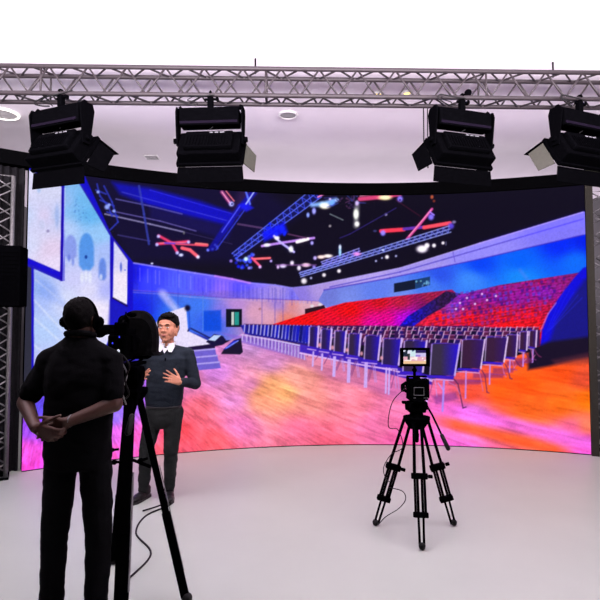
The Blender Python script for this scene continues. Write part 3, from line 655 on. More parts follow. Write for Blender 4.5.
ringlight(407, 92, .045, True, 'right of two small yellow lit spots in the ceiling just behind the overhead truss', warm=True)
gv = P(152, 157, 1)-Vector((0, 0, CH)); k = (CEIL-CH)/gv.z
cg = thing('air_vent', 'small pale slotted air vent in the ceiling between two of the studio lights', 'vent', (gv.x*k, gv.y*k, CEIL))
obj('vent_frame', box(B(), (0, 0, -.006), (.20, .20, .012), None, .003), M['ringoff'], cg)
bm = B(); [box(bm, (0, -.06+.03*j, -.014), (.17, .012, .006)) for j in range(5)]; obj('slats', bm, M['ringdark'], cg)

# ---------------------------------------------------------------- studio softlights
def softlight(u, yaw, label, roll=0., tilt=32, side_flap='flap', scale=1., open_side=0):
    # hangs from the front bottom chord of the truss
    xx = P(u, 100, TY).x; c = T0+TD*((xx-T0.x)/TD.x); base = Vector((xx, c.y-TW/2+.0, TZ))
    t = thing('studio_softlight', label, 'studio light', base, yaw, 'LED softlights on the overhead truss')
    bm = B(); tube(bm, [(0, .03*math.cos(a), .03*math.sin(a)) for a in np.linspace(-PI*.9, PI*.9, 14)], .009, 8); box(bm, (0, 0, -.07), (.05, .045, .10), None, .006); cyl(bm, (-.05, 0, -.04), (.05, 0, -.04), .011, 10); box(bm, (.06, -.0, -.04), (.02, .045, .03), None, .005)
    obj('clamp', bm, M['blackmetal'], t)
    Rr = Matrix.Rotation(roll, 3, 'Y'); S = lambda p: Rr @ (Vector(p)*scale)+Vector((0, 0, -.03))
    W, ZB = .275, -.115
    bm = B()                                                      # yoke
    box(bm, S((0, 0, -.095)), (2*W*scale, .05, .014), Rr)
    for s in (-1, 1):
        pts = [S((s*(W+.012), -.045, -.09)), S((s*(W+.012), .055, -.09)), S((s*(W+.012), .075, -.14)), S((s*(W+.012), .045, -.42)), S((s*(W+.012), -.025, -.42)), S((s*(W+.012), -.065, -.14))]
        plate(bm, pts, .014); cyl(bm, S((s*(W+.01), .01, -.37)), S((s*(W+.05), .01, -.37)), .024, 14)
        cyl(bm, S((s*W, 0, -.088)), S((s*(W-.02), 0, -.078)), .018, 10)
    obj('yoke', bm, M['blackmetal'], t)
    bm = B(); box(bm, S((0, 0, -.185)), (.52*scale, .13, .145*scale), Rr, .012); ps = obj('power_supply', bm, M['black'], t)
    obj('rear_band', box(B(), S((0, -.068, -.235)), (.50*scale, .008, .022), Rr), M['bandp'], t)
    Rt = Rr @ Matrix.Rotation(-math.radians(tilt), 3, 'X')          # head tilted: beam goes forward (+y) and down
    H = S((0, .01, -.435)); Hh = lambda p: H+Rt @ (Vector(p)*scale)
    bm = B(); box(bm, Hh((0, 0, 0)), (.54*scale, .12*scale, .27*scale), Rt, .012)
    r2 = Rt; box(bm, Hh((0, -.075, .0)), (.42*scale, .06*scale, .20*scale), Rt, .02)
    box(bm, Hh((0, .055, .142)), (.58*scale, .03*scale, .03*scale), Rt); box(bm, Hh((0, .055, -.142)), (.58*scale, .03*scale, .03*scale), Rt)
    for s in (-1, 1): box(bm, Hh((s*.278, .055, 0)), (.03*scale, .03*scale, .29*scale), Rt)
    obj('housing', bm, M['black'], t)
    for k in range(14): obj('cooling_fin', box(B(), Hh((-.18+.027*k, -.108, -.02)), (.006, .014, .12*scale), Rt), M['blackmetal'], t)
    for x, wd in ((.02, .03), (.065, .03), (.115, .04)): obj('rear_marking', box(B(), Hh((x, -.1075, .07)), (wd, .003, .010), Rt), M['greyp'], t)
    obj('diffuser', box(B(), Hh((0, .064, 0)), (.52*scale, .010, .255*scale), Rt), M['lampon'], t)
    def door(hinge0, hinge1, out, name, m, inset):
        a, b_ = Vector(hinge0), Vector(hinge1); e = (b_-a)
        P4 = [a, b_, b_+Vector(out)+e*inset, a+Vector(out)-e*inset]
        obj(name, plate(B(), [Hh(p) for p in P4], .006), M[m], t)
    door((-.285, .075, -.155), (.285, .075, -.155), (0, .07, -.115), 'barn_door', 'black', .02)
    door((-.285, .075, .155), (.285, .075, .155), (0, .19, .03), 'barn_door', 'black', .05)
    door((-.292, .075, -.125), (-.292, .075, .125), (-.075 if open_side <= 0 else .02, .12, 0), 'barn_door', side_flap, -.08)
    door((.292, .075, -.125), (.292, .075, .125), (.075 if open_side >= 0 else -.02, .12, 0), 'barn_door', side_flap, -.08)
    # power cable looping from truss to lamp
    q = curve_pts([(.10, .03, .02), (-.05, -.05, -.03), (-.22, -.02, -.01), (-.27, -.05, -.06), (-.20, -.04, -.09), (-.12, -.02, -.10)], 8)
    obj('power_cable', tube(B(), q, .006, 7), M['rubber'], t, True)
    q = curve_pts([(-.16, .05, .02), (-.20, -.02, -.05), (-.13, -.03, -.07), (-.10, .0, -.095)], 8)
    obj('safety_wire', tube(B(), q, .004, 6), M['rubber'], t, True)
    q = curve_pts([(.02, .0, -.25), (.03, -.01, -.28), (-.01, .0, -.31)], 6); obj('signal_cable', tube(B(), q, .0045, 6), M['rubber'], t, True)
    return t
softlight(64, math.radians(-24), 'big black studio light at the far left of the overhead truss, turned to the right', math.radians(1.5), 30, 'black', 1.06, 1)
softlight(211, math.radians(-4), 'big black studio light on the truss, second from the left, above the presenter', 0, 30, 'flap', 1., 1)
softlight(463, math.radians(17), 'big black studio light on the truss above the small tripod camera', 0, 30, 'black', 1., -1)
softlight(583, math.radians(22), 'big black studio light at the right-hand end, cut by the edge of the picture', 0, 30, 'flap', 1., -1)
# pair of cables dropping by the third light
for i, (u, lab) in enumerate(((423.5, 'left of two thin black cables hanging straight down from the truss'), (427.5, 'right of two thin black cables hanging straight down from the truss'))):
    a = P(u, 104, TY+TW+.02); b_ = P(u+.5, 168, TY+TW+.02)
    tag(obj('hanging_cable', tube(B(), [a, b_+Vector((0, 0, .05)), b_], .0055, 7), M['rubber']), lab, 'cable')
pk = thing('pin_spot', 'small black round spot lamp perched inside the overhead truss, above the third big light', 'spotlight', P(468, 93, TY+.10))
ell(bm := B(), (0, 0, 0), (.032, .036, .032)); obj('lamp_body', bm, M['blackmetal'], pk, True); obj('bracket', cyl(B(), (0, 0, -.02), (0, -.0, -.075), .008, 8), M['blackmetal'], pk)

# ================================================================ PEOPLE
def finish_head(par, R, C, s, m_hair, hair_scale=(.083, .1, .09), cut=(0, -.055, .055), nrm=(0, -.62, -.78), eyes=True, rough=.004):
    bm = B(); ell(bm, (0, 0, 0), hair_scale, None, 56, 40)
    bmesh.ops.translate(bm, verts=bm.verts, vec=(0, .016, .038))
    g = bm.verts[:]+bm.edges[:]+bm.faces[:]
    bmesh.ops.bisect_plane(bm, geom=g, plane_co=cut, plane_no=nrm, clear_outer=True)
    bmesh.ops.holes_fill(bm, edges=[e for e in bm.edges if e.is_boundary])
    for v in bm.verts:
        k = noise.noise(v.co*Vector((70, 70, 30)).length*.4 if False else Vector((v.co.x*75, v.co.y*75, v.co.z*28)))*rough; v.co = C+R @ ((v.co*(1+k/.09))*s+Vector((0, 0, k*.6)))
    obj('hair', bm, m_hair, par, True)
    if eyes:
        for k in (-1, 1):
            e = C+R @ (Vector((k*.031, -.0835, .010))*s); e2 = C+R @ (Vector((k*.031, -.0905, .010))*s)
            obj('eye', ell(B(), e, (.0115*s, .008*s, .0048*s), R, 14, 8), M['eye'], par, True)
            obj('iris', ell(B(), e2, (.0046*s, .0022*s, .0043*s), R, 10, 8), M['iris'], par, True)
            obj('eyebrow', tube(B(), [C+R @ (Vector((k*a, b_, z))*s) for a, b_, z in ((.014, -.0935, .031), (.03, -.0925, .037), (.047, -.083, .033))], [.003*s, .0042*s, .002*s], 8), m_hair, par, True)
        obj('lips', tube(B(), [C+R @ (Vector((x, y, z))*s) for x, y, z in ((-.021, -.086, -.053), (-.008, -.0945, -.0525), (.008, -.0945, -.0525), (.021, -.086, -.053))], [.003*s, .0065*s, .0065*s, .003*s], 8), M['lip'], par, True)
def shoe(par, c, yaw, L=.275):
    R = Matrix.Rotation(yaw, 3, 'Z'); C = Vector(c)
    bm = B()
    for p, q in (((0, .02, .05), (.042, .075, .042)), ((0, -.06, .04), (.045, .08, .034)), ((0, -.13, .034), (.042, .06, .027)), ((0, .045, .08), (.038, .045, .035))): ell(bm, C+R @ Vector(p), q, R)
    o = fused('shoe', bm, M['shoe'], par, .006, 3)
    bm = B(); pts = [(.040, .07), (.045, .0), (.050, -.08), (.048, -.14), (.026, -.188), (0, -.198), (-.026, -.188), (-.048, -.14), (-.050, -.08), (-.045, 0), (-.040, .07), (-.02, .096), (.02, .096)]
    a = [bm.verts.new(C+R @ Vector((x*.93, y, 0))) for x, y in pts]; b_ = [bm.verts.new(C+R @ Vector((x*.95, y, .018))) for x, y in pts]
    bm.faces.new(a); bm.faces.new(b_[::-1])
    for k in range(len(pts)): bm.faces.new((a[k], a[(k+1) % len(pts)], b_[(k+1) % len(pts)], b_[k]))
    obj('sole', bm, M['sole'], o)

# ---- presenter -------------------------------------------------
pr = thing('person', 'person in a dark sweater over a white collared shirt, hands raised, facing the cameras', 'person', (-1.24, 4.70, 0))
skin = B()
HC = (.005, -.02, 1.582); HY = math.radians(-7)
Rh, Ch, hs = head_mesh(skin, HC, HY, math.radians(3), 1.12)
caps(skin, (0, .015, 1.36), .058, (0, .0, 1.52), .054, 16)
rings(skin, [(.80, -.03, 0, .12, .08), (.95, -.02, 0, .13, .09), (1.15, -.01, 0, .14, .09), (1.32, 0, 0, .15, .085), (1.38, 0, .005, .10, .07)])
JL = dict(sh=(-.185, .01, 1.335), el=(-.285, .03, 1.075), wr=(-.190, -.20, 1.095)); JR = dict(sh=(.185, .01, 1.335), el=(.255, .03, 1.065), wr=(.175, -.21, 1.10))
for J in (JL, JR): caps(skin, J['sh'], .045, J['el'], .036); caps(skin, J['el'], .036, J['wr'], .024)
hand(skin, JL['wr'], (.38, -.42, .52), (.30, .2, .75), thumb=-.7, s=1.02, spread=.34, curls=[.12, .2, .28, .36])
hand(skin, JR['wr'], (-.66, -.30, .36), (.10, .25, .85), thumb=.7, s=1.02, spread=.34, curls=[.12, .2, .28, .36])
LEG = [((-.115, 0, .80), (-.185, -.015, .44), (-.215, .03, .09)), ((.06, 0, .80), (.045, -.01, .44), (.02, .05, .09))]
for h, k, a in LEG: caps(skin, h, .06, k, .04); caps(skin, k, .04, a, .032)
fused('body', skin, M['skin'], pr, .0048, 3)
finish_head(pr, Rh, Ch, hs, M['hair'], (.087, .103, .095), (0, -.072, .078), (0, -.60, -.75), rough=.007)
bm = B()
for s_ in (-1, 1): caps(bm, Ch+Rh @ (Vector((s_*.079, .0, .045))*hs), .016*hs, Ch+Rh @ (Vector((s_*.081, -.004, .008))*hs), .008*hs, 10)
ell(bm, Ch+Rh @ (Vector((0, .055, .0))*hs), (.078*hs, .062*hs, .07*hs)); ell(bm, Ch+Rh @ (Vector((.018, -.045, .105))*hs), (.062*hs, .045*hs, .024*hs))
fused('side_hair', bm, M['hair'], pr, .006, 2, .004, 60)
bm = B()
rings(bm, [(1.12-.24, -.03, 0, .165, .115), (.93, -.025, 0, .175, .122), (1.05, -.02, 0, .172, .118), (1.18, -.01, 0, .182, .122), (1.30, 0, .0, .190, .118), (1.37, 0, .005, .155, .095), (1.415, 0, .01, .085, .068)])
for s in (-1, 1): caps(bm, (s*.03, .01, 1.385), .055, (s*.175, .012, 1.335), .068)
caps(bm, JL['sh'], .070, JL['el'], .056); caps(bm, JR['sh'], .070, JR['el'], .056)
def upto(a, b, t): return tuple(Vector(a)+(Vector(b)-Vector(a))*t)
caps(bm, JL['el'], .056, upto(JL['el'], JL['wr'], .86), .039); caps(bm, JR['el'], .056, upto(JR['el'], JR['wr'], .86), .039)
swt = fused('sweater', bm, M['sweater'], pr, .0075, 5, .007, 8)
bm = B()
for z, r in ((.872, 0), (.905, .002)): pass
rings(bm, [(.855, -.03, 0, .155, .108), (.862, -.03, 0, .163, .114), (.915, -.028, 0, .170, .119), (.922, -.028, 0, .165, .114)]); obj('sweater_hem', bm, M['sweater'], swt, True)
for J in (JL, JR):
    a, b_ = upto(J['el'], J['wr'], .88), upto(J['el'], J['wr'], 1.04); obj('sweater_cuff', tube(B(), [a, upto(a, b_, .15), upto(a, b_, .85), b_], [.034, .038, .034, .030], 18), M['sweater'], swt, True)
bm = B()
rings(bm, [(.66, -.03, 0, .09, .08), (.72, -.03, 0, .15, .105), (.80, -.03, 0, .168, .115), (.90, -.03, 0, .160, .108), (.93, -.03, 0, .15, .10)])
for (h, k, a), s in zip(LEG, (-1, 1)):
    caps(bm, (h[0]+s*.005, h[1], h[2]), .092, k, .068); caps(bm, k, .068, (a[0], a[1], a[2]+.0), .050)
tp = fused('trousers', bm, M['trous'], pr, .0075, 4, .008, 7)
obj('belt', rings(B(), [(.845, -.03, 0, .158, .108), (.846, -.03, 0, .166, .115), (.868, -.03, 0, .165, .114), (.869, -.03, 0, .158, .107)]), M['shoe'], tp, True)
shoe(pr, (LEG[0][2][0], LEG[0][2][1], 0), math.radians(-18)); shoe(pr, (LEG[1][2][0], LEG[1][2][1], 0), math.radians(14))
# white collar: band and two points
sc_ = obj('shirt_collar', tube(B(), [(.064*math.cos(a), .01+.064*math.sin(a), 1.438+.012*math.sin(a)) for a in np.linspace(-PI*.42, PI*1.42, 26)], .014, 8), M['shirtw'], pr, True)
for s in (-1, 1):
    bm = B(); plate(bm, [(s*.006, -.070, 1.412), (s*.055, -.045, 1.448), (s*.084, -.052, 1.418), (s*.066, -.108, 1.362), (s*.040, -.110, 1.366)], .008); obj('collar_point', bm, M['shirtw'], sc_)
plate(bm := B(), [(-.03, -.088, 1.40), (.03, -.088, 1.40), (.0, -.114, 1.352)], .006); obj('shirt_front', bm, M['shirtw'], sc_)
obj('clip_microphone', caps(B(), (.012, -.122, 1.29), .006, (.012, -.122, 1.31), .006, 8), M['black'], pr)

# ---- camera operator, seen from behind ---------------------------
op = thing('person', 'person seen from behind in black shirt and headphones, hands clasped behind the back', 'person', (-1.200, 2.74, 0)); op.scale = (.94, 1, 1)
skin = B()
Rh, Ch, hs = head_mesh(skin, (-.002, .01, 1.638), math.radians(180-6), math.radians(-4), 1.02)
caps(skin, (0, -.01, 1.46), .066, (0, .0, 1.60), .062, 16)
rings(skin, [(.93, 0, 0, .13, .08), (1.0, 0, 0, .14, .09), (1.25, 0, 0, .16, .09), (1.44, 0, 0, .15, .08), (1.50, 0, 0, .10, .065)])
OL = dict(sh=(-.180, .0, 1.415), el=(-.292, -.03, 1.20), wr=(-.135, -.205, 1.105)); OR = dict(sh=(.180, .0, 1.415), el=(.222, -.05, 1.20), wr=(.015, -.165, 1.125))
for J in (OL, OR): caps(skin, J['sh'], .052, J['el'], .046); caps(skin, J['el'], .047, J['wr'], .028)
hand(skin, OR['wr'], (-.88, -.06, -.46), (-.4, -.2, .9), thumb=-.6, s=1.05, spread=.05, curls=[.45, .5, .55, .6])
hand(skin, OL['wr'], (.93, -.04, -.36), (.3, -.2, .9), thumb=-.5, s=1.05, spread=.05, curls=[.5, .55, .6, .65])
OLEG = [((-.098, 0, .86), (-.128, .0, .46), (-.125, -.02, .09)), ((.098, 0, .86), (.128, .0, .46), (.125, -.02, .09))]
for h, k, a in OLEG: caps(skin, h, .07, k, .045); caps(skin, k, .045, a, .035)
fused('body', skin, M['skin2'], op, .0052, 3)
finish_head(op, Rh, Ch, hs, M['hair2'], (.081, .099, .094), (0, -.02, -.03), (0, -.86, -.45), eyes=True)
bm = B()
rings(bm, [(.86, 0, 0, .180, .125), (.95, 0, 0, .186, .130), (1.08, 0, 0, .188, .130), (1.25, 0, .0, .190, .130), (1.36, 0, .0, .198, .125), (1.44, 0, 0, .180, .105), (1.505, 0, .0, .120, .085), (1.552, 0, .0, .080, .072)])
for s, J in ((-1, OL), (1, OR)):
    caps(bm, (s*.04, 0, 1.50), .060, (s*.178, 0, 1.422), .070)
    caps(bm, J['sh'], .070, upto(J['sh'], J['el'], .70), .064); caps(bm, upto(J['sh'], J['el'], .70), .064, upto(J['sh'], J['el'], .76), .062)
shp = fused('polo_shirt', bm, M['shirtb'], op, .008, 4, .008, 7)
obj('collar', tube(B(), [(.073*math.cos(a), .0+.075*math.sin(a), 1.566-.012*math.sin(a)) for a in np.linspace(0, 2*PI, 30)[:-1]], .017, 8, True), M['shirtb'], shp, True)
bm = B()
rings(bm, [(.85, 0, 0, .10, .09), (.865, 0, 0, .165, .12), (.89, 0, 0, .180, .128), (.95, 0, 0, .172, .12), (1.0, 0, 0, .165, .115)])
for (h, k, a), s in zip(OLEG, (-1, 1)): caps(bm, (h[0]+s*.002, h[1], h[2]-.01), .094, k, .074); caps(bm, k, .074, (a[0], a[1], a[2]+.02), .062)
fused('trousers', bm, M['trousb'], op, .008, 4, .007, 7)
shoe(op, (OLEG[0][2][0], OLEG[0][2][1], 0), math.radians(180+8)); shoe(op, (OLEG[1][2][0], OLEG[1][2][1], 0), math.radians(180-8))
hp = obj('headphones', tube(B(), [Vector((.095*math.cos(a), .012, 1.634+.135*math.sin(a))) for a in np.linspace(-.10, PI+.10, 24)], .007, 8), M['black'], op, True)
for s in (-1, 1):
    obj('ear_cup', caps(B(), (s*.086, .012, 1.636), .038, (s*.098, .012, 1.636), .032, 18), M['black'], hp, True)
    obj('ear_cushion', tube(B(), [(s*.084, .012+.032*math.cos(a), 1.636+.038*math.sin(a)) for a in np.linspace(0, 2*PI, 17)[:-1]], .009, 8, True), M['blackmetal'], hp, True)
obj('wristband', tube(B(), [Vector(upto(OR['el'], OR['wr'], .93))+Vector((.010*math.cos(a)*.3, .029*math.cos(a), .029*math.sin(a))) for a in np.linspace(0, 2*PI, 17)[:-1]], .004, 6, True), M['greyp'], op, True)

# ================================================================ CAMERAS
def tripod_leg(t, a, b_, spread, w, m=M['blackmetal'], mid=.52, thick=1.):
    """two upper tubes, a collar, an inner stage, a foot"""
    a, b_ = Vector(a), Vector(b_); d = (b_-a).normalized(); sx = Vn(spread); sx = (sx-d*sx.dot(d)).normalized()
    bm = B(); c = a+(b_-a)*mid; c2 = a+(b_-a)*(mid+.30)
    for s in (-1, 1):
        cyl(bm, a+sx*s*w*.75, c+sx*s*w, .011*thick, 10); cyl(bm, c+sx*s*w*.45, c2+sx*s*w*.45, .009*thick, 10); cyl(bm, c+sx*s*w, c2+sx*s*w, .0085*thick, 10)
    lg = obj('leg', bm, m, t, True)
    R = Matrix((sx, d.cross(sx), d)).transposed()
    obj('leg_collar', box(B(), c, (w*2+.045, .045*thick, .045), R, .008), M['black'], lg); obj('leg_collar', box(B(), c2, (w*2+.035, .04*thick, .04), R, .008), M['black'], lg)
    bm = B(); [cyl(bm, c2+sx*s*w*.5, b_+sx*s*w*.4-d*.02, .008*thick, 10) for s in (-1, 1)]; obj('lower_leg', bm, m, lg, True)
    k = c+d.cross(sx)*.0+sx*(w+.03); obj('locking_knob', cyl(B(), k, k+sx*.03, .014, 12), M['black'], lg)
    bm = B(); caps(bm, b_+Vector((0, 0, .028)), .026, b_+Vector((0, 0, .024)), .024, 12); obj('foot', bm, M['rubber'], lg, True)
# ---- small camera on tripod, right --------------------------------
tx_, ty_ = P(416.5, 420, 4.0).x, 4.0
tp = thing('camera_tripod', 'black video tripod with pan handle standing right of centre under the small camera', 'tripod', (tx_, ty_, 0))
ZB = .868
bm = B(); cyl(bm, (0, 0, ZB-.07), (0, 0, ZB), .060, 20, .105); cyl(bm, (0, 0, ZB), (0, 0, ZB+.022), .105, 20); obj('bowl', bm, M['black'], tp, True)
for a in (90+125, 90-125, 90+0):
    pass
feet = [(-.315, .10, 0), (.315, .10, 0), (-.045, -.33, 0)]
for f, sp_ in zip(feet, ((.35, 1, 0), (-.35, 1, 0), (1, 0, 0))):
    d = Vn(f); tripod_leg(tp, (d.x*.07, d.y*.07, ZB-.01), f, (1, 0, 0), .037, mid=.44, thick=1.1)
for i, f in enumerate(feet[:2]):
    pass
bm = B(); cyl(bm, (0, 0, ZB-.13), (0, 0, ZB-.05), .016, 12); caps(bm, (0, 0, ZB-.165), .017, (0, 0, ZB-.12), .020, 12); obj('bowl_clamp', bm, M['black'], tp, True)
bm = B(); cyl(bm, (0, 0, ZB+.022), (0, 0, ZB+.06), .058, 20, .05); box(bm, (0, 0, ZB+.10), (.135, .12, .085), None, .016); cyl(bm, (-.085, 0, ZB+.105), (.085, 0, ZB+.105), .032, 16); box(bm, (0, 0, ZB+.150), (.09, .15, .018), None, .005); box(bm, (-.02, -.01, ZB+.135), (.19, .05, .02), None, .006)
obj('fluid_head', bm, M['black'], tp, False)
ph = [(.075, -.02, ZB+.115), (.10, -.10, ZB+.05), (.175, -.20, ZB-.15)]
pn = obj('pan_handle', tube(B(), [ph[0], ph[1], ph[2]], .0075, 10), M['blackmetal'], tp, True)
d = (Vector(ph[2])-Vector(ph[1])).normalized(); obj('grip', caps(B(), Vector(ph[2])-d*.07, .015, Vector(ph[2])+d*.03, .017, 12), M['rubber'], pn, True)
zc_ = ZB+.16
cmr = thing('video_camera', 'small black camera body mounted on the right tripod below its monitor', 'camera', (tx_+.005, ty_, zc_))
box(bm := B(), (.005, 0, .085), (.145, .085, .150), None, .012); box(bm, (.0, .0, .165), (.06, .06, .025), None, .010, .7); box(bm, (.075, .0, .085), (.03, .10, .15), None, .010); obj('camera_body', bm, M['black'], cmr)
obj('lens', (lambda b: (cyl(b, (-.005, .04, .075), (-.005, .15, .075), .038, 20), cyl(b, (-.005, .15, .075), (-.005, .19, .075), .046, 20), b)[2])(B()), M['black'], cmr, True)
obj('rear_screen_frame', tube(B(), [(-.032, -.0445, .035), (.045, -.0445, .035), (.045, -.0445, .095), (-.032, -.0445, .095)], .0035, 6, True), M['greyp'], cmr)
box(bm := B(), (0, 0, .005), (.15, .12, .012), None, .003); box(bm, (-.072, 0, .09), (.012, .07, .17), None, .003); box(bm, (0, 0, .178), (.155, .04, .012), None, .003); obj('camera_cage', bm, M['blackmetal'], cmr)
obj('side_handle', (lambda b: (tube(b, [(-.08+.0, 0, .06), (-.108, 0, .075), (-.112, 0, .11), (-.08, 0, .13)], .014, 10), b)[1])(B()), M['black'], cmr, True)
obj('follow_focus', cyl(B(), (-.11, .06, .08), (-.085, .06, .08), .032, 20), M['black'], cmr, True)
obj('rig_plate', (lambda b: (box(b, (0, 0, -.008), (.10, .17, .016), None, .004), cyl(b, (-.03, -.12, -.0), (-.03, .2, -.0), .0075, 10), cyl(b, (.03, -.12, -.0), (.03, .2, -.0), .0075, 10), b)[3])(B()), M['blackmetal'], cmr)
for x, s_ in ((-.03, .018), (.05, .014), (.07, .010)): obj('lock_lever', box(B(), (x, -.05, .012), (s_, .006, .011)), M['silver'], cmr)
mo = thing('camera_monitor', 'small black field monitor on top of the right camera, showing a bright picture', 'monitor', (P(414, 366, 3.97).x, 3.96, zc_+.184), math.radians(0))
bm = B(); cyl(bm, (0.008, .03, -.0), (0.008, .03, .05), .012, 12); ell(bm, (0.008, .03, .045), (.020, .020, .018)); cyl(bm, (0.008, .02, .05), (0, .01, .09), .010, 10); obj('ball_mount', bm, M['blackmetal'], mo, True)
mz = .148
obj('monitor_body', box(B(), (0, 0, mz), (.225, .030, .142), None, .010), M['black'], mo)
bm = B(); NXm, NZm = 36, 22; vs = [[bm.verts.new((-.088+.176*i/NXm, -.0165, mz-.050+.106*j/NZm)) for i in range(NXm+1)] for j in range(NZm+1)]
for j in range(NZm):
    for i in range(NXm): bm.faces.new((vs[j][i], vs[j][i+1], vs[j+1][i+1], vs[j+1][i]))
ms = obj('monitor_screen', bm, None, mo)
cc = Canvas.__new__(Canvas)
att = ms.data.color_attributes.new('picture', 'FLOAT_COLOR', 'POINT')
for v in ms.data.vertices:
    s = (v.co.x+.088)/.176; q = (v.co.z-mz+.050)/.106
    n = vnoise(np.array([s*7]), np.array([q*5]), 3)[0]
    if q < .22: c_ = (240, 196, 150)
    elif q < .5: c_ = (232, 170, 190) if n > .4 else (250, 236, 232)
    elif s < .32: c_ = (226, 226, 248) if n > .35 else (30, 40, 60)
    elif s < .55: c_ = (206, 232, 238) if n > .3 else (60, 80, 130)
    elif q > .8: c_ = (40, 26, 90)
    else: c_ = (206, 196, 240) if n > .4 else (150, 120, 220)
    if .18 < s < .28 and .3 < q < .75: c_ = (30, 40, 44)
    att.data[v.index].color = (*lin(c_), 1)
mm = bpy.data.materials.new('monitor_picture'); mm.use_nodes = True; b = mm.node_tree.nodes['Principled BSDF']; at = mm.node_tree.nodes.new('ShaderNodeAttribute'); at.attribute_name = 'picture'
mm.node_tree.links.new(at.outputs['Color'], b.inputs['Emission Color']); b.inputs['Emission Strength'].default_value = 1; b.inputs['Base Color'].default_value = (.01, .01, .01, 1)
ms.data.materials.clear(); ms.data.materials.append(mm)
obj('monitor_hood', (lambda b: (box(b, (0, -.03, mz+.073), (.225, .04, .006)), box(b, (-.112, -.022, mz), (.006, .03, .14)), box(b, (.112, -.022, mz), (.006, .03, .14)), b)[3])(B()), M['blackmetal'], mo)
obj('battery', box(B(), (-.06, .035, mz), (.07, .04, .10), None, .006), M['black'], mo)
ctrl = [(tx_-.085, 3.97, zc_+.10), (tx_-.20, 3.95, zc_-.02), (tx_-.235, 3.93, zc_-.20), (tx_-.16, 3.93, .80), (tx_-.12, 3.96, .66), (tx_-.205, 3.98, .60), (tx_-.268, 3.97, .50), (tx_-.255, 3.95, .42), (tx_-.215, 4.0, .38)]
tag(obj('signal_cable', tube(B(), curve_pts(ctrl, 10), .0035, 6), M['rubber'], None, True), 'thin black cable looping down from the small camera beside its tripod', 'cable')
ctrl = [(tx_-.215, 4.02, .33), (tx_-.13, 3.93, .33), (tx_-.11, 3.92, .27), (tx_-.16, 3.95, .19), (tx_-.25, 4.0, .11), (tx_-.30, 4.05, .03)]
tag(obj('signal_cable', tube(B(), curve_pts(ctrl, 10), .0035, 6), M['rubber'], None, True), 'thin black cable curling low around the left leg of the right tripod', 'cable')

# ---- big broadcast camera with prompter, left ------------------------
bx, by = P(131, 378, 3.10).x, 3.10
tq = thing('camera_tripod', 'heavy black tripod with wide legs under the big camera beside the operator', 'tripod', (bx, by, 0))
ZT = 1.20
bm = B(); cyl(bm, (0, 0, ZT-.07), (0, 0, ZT), .055, 20, .10); cyl(bm, (0, 0, ZT), (0, 0, ZT+.03), .10, 20); obj('bowl', bm, M['black'], tq, True)
fA = (P(121, 560, 2.72).x-bx, -.38, 0); fB = (.385, -.12, 0); fC = (-.22, .36, 0)
for f, sp_, wd, th_ in ((fA, (1, 0, 0), .030, 1.6), (fB, (1, .3, 0), .024, 1.35), (fC, (1, .6, 0), .026, 1.2)):
    d = Vn((f[0], f[1], 0)); a, b_ = Vector((d.x*.06, d.y*.06, ZT-.02)), Vector(f); d2 = (b_-a).normalized(); sx = Vn(sp_); sx = (sx-d2*sx.dot(d2)).normalized()
    R = Matrix((sx, d2.cross(sx), d2)).transposed(); L = (b_-a).length
    lg = obj('leg', box(B(), a+d2*L*.31, (wd*2*th_*.62, .045, L*.62), R, .008), M['blackmetal'], tq)
    obj('lower_leg', box(B(), a+d2*L*.77, (wd*2*th_*.78, .035, L*.40), R, .008), M['blackmetal'], lg)
    obj('leg_edge_strip', box(B(), a+d2*L*.6+sx*wd*th_*.80, (.005, .022, L*.5), R), M['greyp'], lg)
    k = a+d2*L*.30; obj('locking_knob', (lambda b: (cyl(b, k-sx*.075, k-sx*.03, .008, 8), caps(b, k-sx*.078, .014, k-sx*.070, .014, 10), b)[2])(B()), M['black'], lg)
    obj('foot', caps(B(), b_+Vector((0, 0, .034)), .032, b_+Vector((0, 0, .03)), .030, 12), M['rubber'], lg, True)
mid = Vector((0, 0, .80)); bm = B()
for f in (fA, fB, fC):
    e = Vector(f)*.36+Vector((0, 0, .765)); cyl(bm, mid, e, .010, 8)
obj('spreader', bm, M['blackmetal'], tq)
bm = B(); cyl(bm, (0, 0, ZT+.03), (0, 0, ZT+.07), .06, 20); box(bm, (0, 0, ZT+.115), (.13, .15, .10), None, .018); cyl(bm, (-.085, 0, ZT+.12), (.075, 0, ZT+.12), .04, 18); box(bm, (0, .03, ZT+.175), (.08, .30, .02), None, .005); obj('fluid_head', bm, M['black'], tq)
pn = obj('pan_handle', tube(B(), [(.08, -.03, ZT+.11), (.10, -.13, ZT+.04), (.085, -.26, ZT-.14)], .009, 10), M['blackmetal'], tq, True); obj('grip', caps(B(), (.088, -.235, ZT-.10), .016, (.082, -.28, ZT-.18), .018, 12), M['rubber'], pn, True)
zc2 = ZT+.185; yw = math.radians(10)
bc = thing('broadcast_camera', 'large black shoulder camera with viewfinder and lens beside the operator', 'camera', (bx-.045, by-.02, zc2), yw)
bm = B(); box(bm, (0, .0, .115), (.11, .30, .19), None, .02); box(bm, (0, -.16, .11), (.10, .06, .15), None, .012); box(bm, (.058, .02, .12), (.02, .16, .10), None, .008); obj('camera_body', bm, M['black'], bc)
bm = B(); box(bm, (0, -.20, .11), (.095, .05, .13), None, .010); obj('battery', bm, M['blackmetal'], bc)
bm = B(); tube(bm, curve_pts([(0, -.12, .205), (0, -.10, .265), (0, .02, .28), (0, .12, .262), (0, .14, .21)], 6), .014, 10); obj('top_handle', bm, M['black'], bc, True)
bm = B(); cyl(bm, (0, .14, .12), (0, .24, .12), .052, 20); cyl(bm, (0, .24, .12), (0, .32, .12), .06, 20); obj('lens', bm, M['black'], bc, True)
